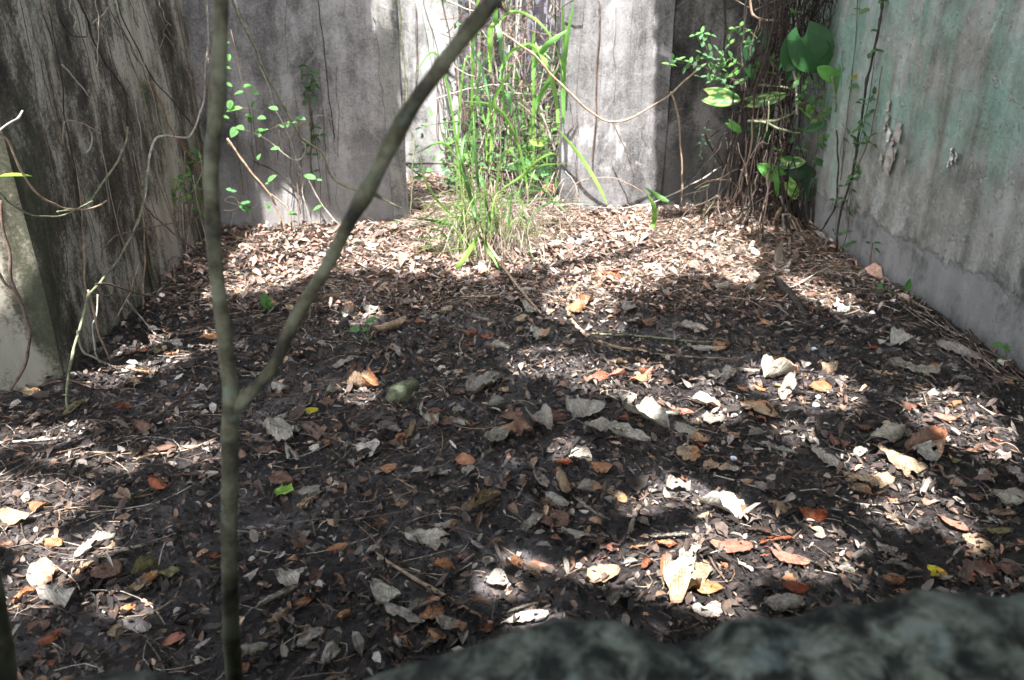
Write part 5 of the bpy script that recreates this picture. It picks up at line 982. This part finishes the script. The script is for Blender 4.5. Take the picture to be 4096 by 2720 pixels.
for _ in range(120):
    a = rnd(0, 6.28); x, y = c0.x + random.gauss(0, .12), c0.y + random.gauss(0, .10); R_ = rnd(.1, .6); hh = rnd(.1, .8) * (1 - R_ * .7); b = MB()
    e = Vector((x + math.cos(a) * R_, y + math.sin(a) * R_, max(.02, hh * rnd(.3, 1)))); blade_mb(b, [(x, y, .02), (x + math.cos(a) * R_ * .3, y + math.sin(a) * R_ * .3, hh * .8), tuple(e)], rnd(.005, .011), random.choice(GR + [(.16, .18, .07), (.12, .13, .05)]))
    if _ < 60: b.build('blade', M['blade'], gf)
    elif _ == 60: gb = MB()
    if _ >= 60: gb.v += []; gb.add([Vector(v) for v in b.v], b.f, list(b.c))
tag(gb.build('fine_blades', M['blade'], gf), kind='stuff')
b = MB()
for _ in range(520):       # dry skirt
    a = rnd(0, 6.28); x, y = c0.x + .06 + random.gauss(0, .16), c0.y + .03 + random.gauss(0, .10); R_ = rnd(.03, .36); hh = rnd(.04, .28)
    ex, ey = x + math.cos(a) * R_, y + math.sin(a) * R_
    blade_mb(b, [(x, y, .05), (x + math.cos(a) * R_ * .45, y + math.sin(a) * R_ * .45, hh), (ex, ey, ground_h(ex, ey) + .01)], rnd(.003, .009), random.choice([(.2, .165, .125), (.14, .105, .075), (.28, .24, .195), (.09, .065, .05)]), seg=3)
b.build('dry_skirt', M['frag'], gf)
# ---- leaflets
def leaflet(b, p, d, up, L, W, col, curl=.25, n=5):
    d = d.normalized(); s = d.cross(up); s = s.normalized() if s.length > .05 else d.orthogonal().normalized(); nn = s.cross(d).normalized(); vs = []; uv = []
    for i in range(n + 1):
        u = i / n; w_ = W / 2 * math.sin(math.pi * min(1, u ** .8)) ** .7 if 0 < u < 1 else 0; q = p + d * L * u - nn * curl * L * u * u * .5
        vs += [q - s * w_ + nn * w_ * .3, q, q + s * w_ + nn * w_ * .3]; uv += [(u, 0), (u, .5), (u, 1)]
    fs = []
    for i in range(n): a = i * 3; fs += [(a, a + 1, a + 4, a + 3), (a + 1, a + 2, a + 5, a + 4)]
    b.add(vs, fs, col, uv)
LG = [(.09, .22, .07), (.12, .28, .07), (.07, .18, .07), (.16, .33, .06)]
def lpt(f, x, y, wh):
    u, v = px(f, x, y); return wh.at(u, v, .06) if isinstance(wh, Plane) else atY(u, v, wh)
def sprig(name, f, stems, spots, wh, size, label, cat='plant', cols=LG, mat='brown', group=None, k=2, stemr=.0025):
    base = lpt(f, stems[0][0][0], stems[0][0][1], wh); e = empty(name, base, label, cat, group); b = MB()
    for s in stems: b.tube([lpt(f, x, y, wh) + Vector((0, rnd(-.01, .01), 0)) for x, y in s], stemr, 5, wob=.003, res=4)
    b.build('stem', M[mat], e); b = MB()
    for q in spots:
        x, y = q[:2]; p = lpt(f, x, y, wh); a0 = q[2] if len(q) > 2 else rnd(0, 6.28); sz = size * (q[3] if len(q) > 3 else 1); up = Vector((rnd(-.4, .4), -.5, 1)).normalized()
        for j in range(k if len(q) < 4 else 1):
            a = a0 + j * 2 * math.pi / max(2, k) + rnd(-.4, .4); d = Vector((math.cos(a), rnd(-.6, .3), math.sin(a) * .8 + .1)); leaflet(b, p, d, up, sz * rnd(.8, 1.15), sz * rnd(.5, .65), random.choice(cols))
    b.build('leaves', M['green'], e); return e
sprig('leafy_sprig', 'L', [[(700, 660), (620, 560), (560, 480), (480, 395), (400, 370), (270, 355)], [(480, 395), (500, 330), (460, 260), (430, 200)], [(560, 480), (540, 400), (500, 330)], [(690, 600), (650, 470), (560, 440)]],
      [(400, 200), (440, 190), (490, 200), (425, 235), (445, 235), (490, 290), (530, 290), (440, 308), (560, 325), (270, 338), (255, 368), (330, 348), (350, 378), (410, 350), (430, 385), (480, 355), (500, 372), (520, 388), (550, 392), (580, 350), (430, 440), (500, 420), (540, 410), (560, 440), (500, 460),
       (570, 450), (590, 490), (540, 350), (560, 372), (480, 410), (300, 345), (370, 360), (460, 330), (520, 340), (600, 500), (610, 330), (520, 440), (545, 470)], 6.05, .055, 'bright sunlit sprig of small paired leaves jutting left from the vine tangle', cols=[(.13, .30, .10), (.16, .36, .10), (.11, .26, .12)])
sprig('leafy_creeper', 'L', [[(760, 760), (740, 560), (760, 340), (730, 190), (640, 150)], [(740, 560), (650, 460), (620, 400)], [(760, 400), (860, 450), (980, 400)]],
      [(600, 250), (625, 160), (655, 150), (600, 190), (650, 190), (685, 180), (730, 200), (730, 250), (640, 360), (690, 235), (620, 420), (650, 465), (685, 460), (740, 375), (760, 350), (840, 420), (870, 460), (830, 345), (710, 255), (980, 70, .3), (960, 72), (620, 360), (660, 350), (750, 380), (880, 350), (960, 285), (990, 160), (1050, 150)], 5.95, .05, 'light green creeper with small paired leaves climbing the left of the tangle')
sprig('leafy_creeper', 'L', [[(1215, 1130), (1210, 900), (1180, 700), (1100, 640), (1000, 560)], [(1180, 700), (1250, 660), (1300, 655)], [(1210, 900), (1190, 800), (1130, 780)]],
      [(990, 455), (1030, 480), (1010, 540), (1000, 570), (1050, 590), (1090, 600), (1130, 640), (1160, 640), (1210, 660), (1020, 640), (1140, 785), (1110, 830), (1150, 830), (1200, 840), (1230, 830), (1190, 865), (1190, 910), (1230, 905), (1180, 960), (1220, 965), (1190, 1085), (1215, 1085), (1060, 650), (1100, 680), (1180, 670), (1110, 490), (950, 780), (1000, 740), (1170, 800), (1210, 860), (1270, 880, .3, 2.0), (1190, 740), (870, 860), (880, 965, .2, 1.6), (1000, 850), (1240, 660)],
      5.7, .06, 'mid green creeper with clustered small leaves beside the teal wall corner')
sprig('wall_creeper_leaves', 'L', [[(1270, 1300), (1300, 1000), (1340, 800), (1400, 500), (1450, 100)]],
      [(1280, 770), (1270, 812), (1305, 812), (1330, 735), (1335, 712), (1370, 790), (1395, 780), (1410, 820), (1320, 940), (1300, 1000), (1340, 1000), (1295, 1030), (1250, 1060), (1290, 1085), (1240, 1140), (1200, 1140), (1220, 1185), (1275, 1205), (1190, 1330), (1240, 1330), (1285, 1390), (1255, 1400), (1380, 570), (1420, 540), (1395, 650), (1350, 590), (1400, 300), (1430, 290), (1350, 60), (1400, 50, 3.6, 1.5), (1440, 20, .3, 1.6), (1400, 175, .2, 1.4), (1270, 505, .1, 2.0), (1400, 720), (1340, 820)], PR, .05,
      'sparse small leaved creeper climbing the teal wall with the dark vine', cols=[(.07, .16, .06), (.09, .2, .06)], mat='dark')
b = MB(); leaflet(b, lpt('L', 1272, 455, PR), Vector((.9, 0, .35)), Vector((0, -1, .3)), .15, .028, (.45, .42, .12)); tag(b.build('yellow_leaf', M['green'], origin=lpt('L', 1272, 455, PR)), 'long narrow yellowing leaf hanging by the dark vine on the teal wall', 'leaf')
sprig('creeper', 'P', [[(900, 620), (960, 300), (1000, 100)]], [(1000, 65), (1040, 60), (990, 100), (950, 150), (1040, 185), (920, 240), (980, 260), (1000, 215), (940, 320), (910, 390), (950, 400), (1130, 360), (900, 500), (960, 495), (890, 595), (960, 545), (1110, 560)], 6.4, .035, 'faint creeper with tiny dark green leaves on the dark wall', cols=[(.05, .13, .06), (.04, .10, .05)], k=2)
sprig('creeper', 'I', [[(1240, 1560), (1250, 1350), (1330, 1200), (1340, 1080)], [(1420, 1500), (1390, 1300), (1340, 1150)], [(1200, 1380), (1230, 1260)]],
      [(1310, 1075), (1350, 1080), (1375, 1060), (1330, 1130), (1370, 1130), (1410, 1115), (1310, 1180), (1270, 1215), (1290, 1225), (1230, 1250), (1250, 1260), (1380, 1245), (1400, 1245), (1200, 1300), (1220, 1320), (1240, 1310), (1210, 1370), (1240, 1375), (1300, 1345), (1360, 1300), (1360, 1320), (1380, 1385), (1410, 1425, 1, 1.3), (1380, 1455, 2.5, 1.3), (1400, 1520), (1310, 1400), (1400, 1480)], PL, .045, 'small leaved green creeper at the left wall just left of the sapling trunk')
sprig('creeper', 'I', [[(1740, 920), (1730, 760), (1690, 620), (1600, 200)], [(1740, 760), (1650, 740)]],
      [(1610, 600, 2.8, 1.4), (1675, 600, .3, 1.3), (1690, 635, 3.3, 1.2), (1730, 640, .1, 1.3), (1600, 690, 4.2, 1.5), (1680, 750, 3.0, 1.7), (1740, 750, .8, 1.2), (1650, 880, 4.0, 1.9), (1730, 800, 5, 1.2), (1760, 910, .2, 1.3), (1605, 475, 3.3, 1.1), (1575, 430, 4.2), (1580, 370), (1590, 300), (1590, 820), (1700, 790), (1640, 870, 5.6, 1.3), (1570, 550)], 5.2, .055,
      'bright green broad leaved creeper just right of the sapling trunk high up', cols=[(.13, .33, .08), (.10, .27, .08)], k=1)
sprig('creeper', 'I', [[(1760, 1440), (1700, 1430), (1650, 1400)], [(1600, 1300), (1560, 1310)]], [(1670, 1400), (1720, 1410), (1735, 1400), (1660, 1440), (1700, 1460), (1735, 1465), (1580, 1330), (1565, 1305), (1700, 1440)], 5.4, .055, 'small bright leaflets low beside the ring shaped tendril', k=1, cols=[(.12, .32, .12)])
sprig('creeper', 'J', [[(380, 1300), (380, 900), (350, 450)]], [(330, 440), (350, 462), (320, 515), (355, 515), (400, 492), (340, 582), (380, 582), (405, 580), (340, 635), (365, 625), (345, 690), (390, 672), (410, 880), (440, 940), (390, 985), (420, 955), (350, 1020), (385, 1070), (400, 1190), (410, 885)], PBL, .055, 'dark green leaflets climbing the grey back wall one above another', cols=[(.05, .15, .05), (.07, .2, .06)])
sprig('creeper', 'J', [[(30, 940), (170, 860), (260, 850)], [(160, 900), (170, 1030)]], [(10, 815, 0, 1.7), (20, 910, .1, 1.5), (45, 910), (155, 762, 3, 1.6), (250, 850), (195, 885), (215, 885), (170, 1030, 3.3, 1.8), (345, 830, 2.6, 1.3), (10, 1110), (80, 1260, .5, 1.5), (60, 1275), (80, 1435), (50, 1435), (210, 1475, .2, 1.6), (415, 1240, 2.9, 1.9), (420, 1245, .2, 1), (460, 1425, 4, 1.5), (100, 1440)], 5.6, .05, 'pale green scattered leaves on the vines before the grey wall', k=1, cols=[(.13, .33, .1)])
sprig('creeper', 'J', [[(940, 1560), (870, 1340)], [(1100, 1300), (1150, 1160)]], [(840, 1340, 3, 1.4), (870, 1310, .5, 1.3), (900, 1520, 3.5, 2.0), (1015, 1510, .3, 2.0), (990, 1520, 4, 1.4), (800, 1415), (1130, 1160, 2.9, 1.6), (1160, 1180, .2, 1.5), (1100, 1200), (1150, 1235, 3, 1.6), (1065, 1280, 3, 1.4), (1240, 1070), (1200, 860), (1100, 900), (1150, 960), (1200, 760), (1130, 1000), (1180, 1060), (1180, 870), (1100, 1080)], 6.6, .06, 'bright small leaves low at the foot of the doorway edge', k=1, cols=[(.13, .33, .1), (.17, .38, .12)])
sprig('seedling', 'B', [[(960, 590), (930, 520), (900, 470), (870, 440)], [(930, 520), (915, 400), (900, 380)]], [(865, 425, 3.1, 1.9), (905, 378, .2, 1.9), (880, 440, .1, 1.5), (915, 500, 3.2, .6), (925, 505, .3, .6), (770, 435, 3.1, .5)], G(*px('B', 935, 540)).y, .036, 'green seedling with three round leaves standing in the black soil', 'seedling', k=1, mat='olive', cols=[(.12, .3, .09)])
sprig('seedling', 'E', [[(420, 165), (440, 110)], [(560, 165), (560, 120)]], [(400, 130, .2, 1.2), (380, 100, .5, 1.0), (540, 130, .1, 1.2), (520, 75, 0, 1.0), (20, 155, .3, 1.4), (60, 155, .1, 1.4), (300, 30, .2, 1.4), (160, 10)], 6.0, .06, 'small round leaved green plants left of the grass tuft', 'seedling', k=1, cols=[(.10, .26, .08)])
sprig('grass_seedling', 'B', [[(140, 330), (135, 250), (125, 190)]], [(140, 260, 1.9, 2.0), (135, 230, 2.3, 1.2), (150, 270, 1.1, 1.6), (135, 300, 1.4, 1.4)], G(*px('B', 140, 320)).y, .05, 'tiny grass seedling right of the sapling trunk', 'seedling', k=1, mat='olive', cols=[(.10, .24, .06)], stemr=.0015)
sprig('weed', 'D', [[(1600, 290), (1610, 220), (1595, 170)], [(1605, 240), (1650, 210)]], [(1600, 200, 1.4, 1.2), (1570, 240, 4.2, 1.2), (1650, 210, .1, .7), (1595, 170, 2.6, 1.6), (1610, 180, 1.2, .9), (1720, 125, .1, .7), (1500, 370, .2, 1.1), (1375, 385, .3, .8)], G(*px('D', 1600, 290)).y, .04, 'small green weed growing at the foot of the teal wall', 'weed', k=1, mat='olive', cols=[(.09, .25, .06), (.13, .33, .07)], stemr=.0015)
sprig('weed', 'M', [[(565, 1265), (572, 1200)], [(600, 1260), (650, 1240)]], [(572, 1220, 1.6, 1.6), (560, 1240, 2.4, .8), (620, 1245, .2), (640, 1240, .4), (650, 1230, .2, .7), (480, 1190), (500, 1218, 0, .8)], G(*px('M', 565, 1270)).y, .05, 'little green weed farther along the teal wall foot', 'weed', k=1, mat='olive', cols=[(.09, .25, .06)], stemr=.0015)
sprig('weed', 'O', [[(1260, 1540), (1285, 1230)]], [(1290, 1235, .2, 1), (1260, 1240, 3, .8), (1300, 1290, 5.5, 1.4)], PR, .05, 'single drooping leaf on a thin stem low on the teal wall', 'weed', k=1, cols=[(.07, .2, .06)], stemr=.002)
b = MB(); leaflet(b, atY(*px('T', -40, 960), 2.9), Vector((1, 0, .12)), Vector((0, -.3, 1)), .13, .028, (.3, .5, .05)); tag(b.build('green_leaf', M['green'], origin=atY(*px('T', -40, 960), 2.9)), 'bright sunlit leaf poking in at the left edge of the view', 'leaf')
b = MB(); leaflet(b, atY(*px('T', 1100, 1025), 3.9), Vector((-1, 0, .05)), Vector((0, -.3, 1)), .09, .022, (.06, .22, .06)); leaflet(b, atY(*px('T', 990, 1058), 3.9), Vector((-1, 0, .15)), Vector((0, -.3, 1)), .07, .02, (.15, .4, .03)); tag(b.build('green_leaf', M['green'], origin=atY(*px('T', 1100, 1025), 3.9)), 'pair of narrow green leaves before the stained wall above the bow', 'leaf')
# ---- the big round leaved creeper (variegated) in the right corner
po = empty('round_leaved_creeper', (2.1, 5.8, 0), 'creeper with large round glossy leaves climbing the right corner', 'climbing plant')
def bigleaf(f, base, tip, wr, Y, col, tilt=0, patch=False, curl=.35, label=None):
    a = atY(*px(f, *base), Y); e = atY(*px(f, *tip), Y - .02 + tilt); d = (e - a); L = d.length; d.normalize(); s = d.cross(Vector((0, 1, 0))).normalized(); nn = s.cross(d).normalized()
    if nn.y > 0: nn = -nn
    b = MB(); n, m = 14, 10; vs = []; uv = []; cs = []
    for i in range(n + 1):
        u = i / n; ww = L * wr / 2 * (math.sin(math.pi * (.10 + .90 * u) ** .85) ** .62 if u < 1 else 0)
        for j in range(m + 1):
            t = j / m * 2 - 1; back = -.12 * L * (1 - u) ** 4 * abs(t) ** 1.5 * 2 * (1 if u < .5 else 0)
            q = a + d * (L * u + back) + s * ww * t + nn * (curl * abs(t) * ww * .6 - curl * L * u * u * .5 + .03 * L * noise.noise(Vector((u * 2, t * 2, a.x * 9))))
            vs.append(q); uv.append((u, j / m)); pv = noise.noise(Vector((u * 4 + a.z * 7, t * 5, a.x * 5)))
            cs.append((.40, .50, .16) if patch and pv > .12 else tuple(c * (1 + .2 * pv) for c in col))
    b.add(vs, [(i * (m + 1) + j, (i + 1) * (m + 1) + j, (i + 1) * (m + 1) + j + 1, i * (m + 1) + j + 1) for i in range(n) for j in range(m)], cs, uv)
    o = b.build('leaf', M['glossy'], po)
    if label: o['label'] = label
M['glossy'] = mat_leaf('glossy_leaf', .32, .22, .10, .5, .12, .15, .4)
DG = (.022, .078, .022); MG = (.045, .15, .04); LGn = (.10, .28, .05)
bigleaf('L', (1015, 215), (1150, 395), 1.1, 5.7, DG, curl=.25); bigleaf('L', (1005, 215), (925, 410), .95, 5.72, (.028, .09, .03), curl=.2); bigleaf('L', (985, 330), (930, 470), .5, 5.78, DG)
bigleaf('L', (480, 545), (650, 570), .58, 6.0, MG, -.12, True, label='round leaf heavily variegated with cream'); bigleaf('L', (720, 580), (925, 545), .38, 5.9, MG, -.1, True, label='pointed leaf with a cream tip'); bigleaf('L', (1190, 440), (1105, 385), .7, 5.65, LGn); bigleaf('L', (1205, 410), (1250, 580), .42, 5.66, (.08, .2, .05), label='folded leaf hanging by the teal wall')
bigleaf('L', (885, 925), (1030, 925), .55, 5.75, MG, -.05, True); bigleaf('L', (880, 1005), (765, 945), .6, 5.72, LGn, curl=.5); bigleaf('L', (940, 965), (1100, 1000), .6, 5.78, (.02, .06, .022)); bigleaf('L', (930, 1040), (985, 1140), .6, 5.74, LGn, patch=True, label='leaf streaked with yellow green')
bigleaf('L', (1060, 1030), (1020, 1155), .85, 5.76, (.02, .05, .02)); bigleaf('L', (595, 700), (665, 755), .5, 5.95, LGn); bigleaf('L', (730, 720), (840, 800), .6, 5.9, DG); bigleaf('L', (1080, 910), (1150, 945), .5, 5.72, (.025, .08, .025)); bigleaf('L', (860, 990), (875, 1130), .2, 5.7, LGn)
bigleaf('L', (720, 230), (690, 350), .6, 6.05, (.03, .09, .04)); bigleaf('L', (790, 180), (830, 300), .5, 6.05, (.03, .08, .035)); bigleaf('L', (700, 390), (745, 450), .6, 5.95, MG); bigleaf('L', (1050, 740), (1180, 690), .35, 5.75, (.04, .13, .04)); bigleaf('L', (640, 400), (600, 440), .6, 6.0, LGn)
bigleaf('L', (740, 800), (740, 870), .6, 5.95, (.025, .08, .03)); bigleaf('L', (900, 330), (870, 400), .5, 5.85, DG)
# bright broad leaves low in the doorway
hp = empty('heart_leaved_plant', (.2, 7.0, 0), 'sunlit plant with broad pale green leaves low in the doorway', 'plant'); po = hp
for f, a, e, wr, Y, c in [('Z', (1335, 350), (1195, 330), .55, 6.7, (.3, .5, .1)), ('Z', (1180, 600), (1110, 530), .9, 6.9, (.16, .36, .12)), ('Z', (1100, 640), (990, 590), .6, 6.8, (.2, .42, .12)), ('Z', (1300, 640), (1420, 700), .9, 6.8, (.13, .3, .14)), ('Z', (1180, 680), (1300, 770), .35, 6.7, (.2, .42, .12)), ('Z', (1360, 640), (1440, 610), .6, 6.8, (.14, .3, .12)),
                          ('Z', (1420, 520), (1470, 515), .6, 6.8, (.1, .28, .08)), ('Z', (620, 740), (680, 870), .35, 6.3, (.15, .35, .14)), ('Z', (540, 1150), (600, 1240), .5, 5.9, (.15, .36, .12)), ('Q', (470, 970), (530, 960), .5, 7.4, (.12, .3, .12)), ('Q', (580, 1040), (645, 1030), 1.0, 7.4, (.12, .3, .14)), ('Q', (480, 1080), (545, 1060), .6, 7.4, (.12, .3, .12))]:
    bigleaf(f, a, e, wr, Y, c, curl=.3)
# leafy undergrowth behind the grass
b = MB()
for _ in range(2300):
    y = rnd(6.7, 9.0); x = rnd(-.6, .5) * y / 6.9; z = abs(random.gauss(.25, .35)) if random.random() < .75 else rnd(.2, 2.1)
    if noise.noise(Vector((x * 3, y * 2, z * 3))) < -.08: continue
    p = Vector((x, y, z)); a = rnd(0, 6.28); c = random.choice([(.11, .28, .07), (.08, .2, .06), (.15, .34, .08), (.05, .13, .05)]); leaflet(b, p, Vector((math.cos(a), rnd(-.8, .4), rnd(-.5, .5))), Vector((0, -.3, 1)), rnd(.035, .09), rnd(.025, .055), c, n=3)
tag(b.build('undergrowth', M['green']), 'mass of small green leaves among the stems in the doorway', 'undergrowth', kind='stuff')
b = MB()
for _ in range(5200):
    x = rnd(-2.6, 2.8); y = rnd(9.9, 11.4) if random.random() < .0 else rnd(9.4, 10.3); z = rnd(0, 2.6)
    if noise.noise(Vector((x * 1.6, 3, z * 1.6))) < .06 - (.35 if z < .9 else 0): continue
    a = rnd(0, 6.28); leaflet(b, Vector((x, y, z)), Vector((math.cos(a), rnd(-.8, .4), rnd(-.6, .3))), Vector((0, -.3, 1)), rnd(.06, .13), rnd(.03, .07), random.choice([(.03, .07, .025), (.05, .12, .04), (.02, .045, .018)]), n=3)
tag(b.build('far_foliage', M['green']), 'dark shaded foliage in front of the far mauve boards', 'foliage', kind='stuff')
# curled paint flakes of the right wall
for f, x, y, L, lb in [('M', 510, 660, .11, 1), ('M', 500, 690, .09, 1), ('M', 545, 560, .10, 1), ('M', 505, 565, .07, 0), ('M', 500, 500, .06, 1), ('M', 505, 440, .06, 1), ('M', 530, 640, .07, 1), ('M', 475, 665, .06, 1), ('M', 770, 665, .05, 0), ('M', 768, 632, .035, 0), ('M', 790, 660, .04, 0), ('M', 755, 685, .03, 0), ('M', 490, 530, .05, 1), ('M', 575, 675, .035, 1), ('M', 520, 600, .06, 1)]:
    u, v = px(f, x, y); p = PR.at(u, v, .010); b = MB(); rs = random.Random(int(x * y)); tz = Vector((0, 0, 1)); tx = Vector((rd.x, rd.y, 0)); n = 5; vs = []
    for i in range(n + 1):
        for j in range(n + 1):
            s_ = (i / n - .5) * L * rs.uniform(.85, 1.1); t_ = (j / n - .5) * L * rs.uniform(1.0, 1.35); vs.append(p + tx * s_ + tz * t_ + PR.n * (.014 * (i / n) ** 2 * rs.uniform(.7, 1.2) + .003 * math.sin(j * 2.1 + x)))
    b.add(vs, [(i * (n + 1) + j, (i + 1) * (n + 1) + j, (i + 1) * (n + 1) + j + 1, i * (n + 1) + j + 1) for i in range(n) for j in range(n) if (i, j) not in ((0, 0), (n - 1, n - 1), (0, n - 1)) or rs.random() < .3], (.30, .27, .235) if lb else (.48, .47, .44))
    b.build('paint_flake', M['flake'] if 'flake' in M else M.setdefault('flake', mat_frag('paint_flake', .8, 0, .8)), rw, smooth=False)
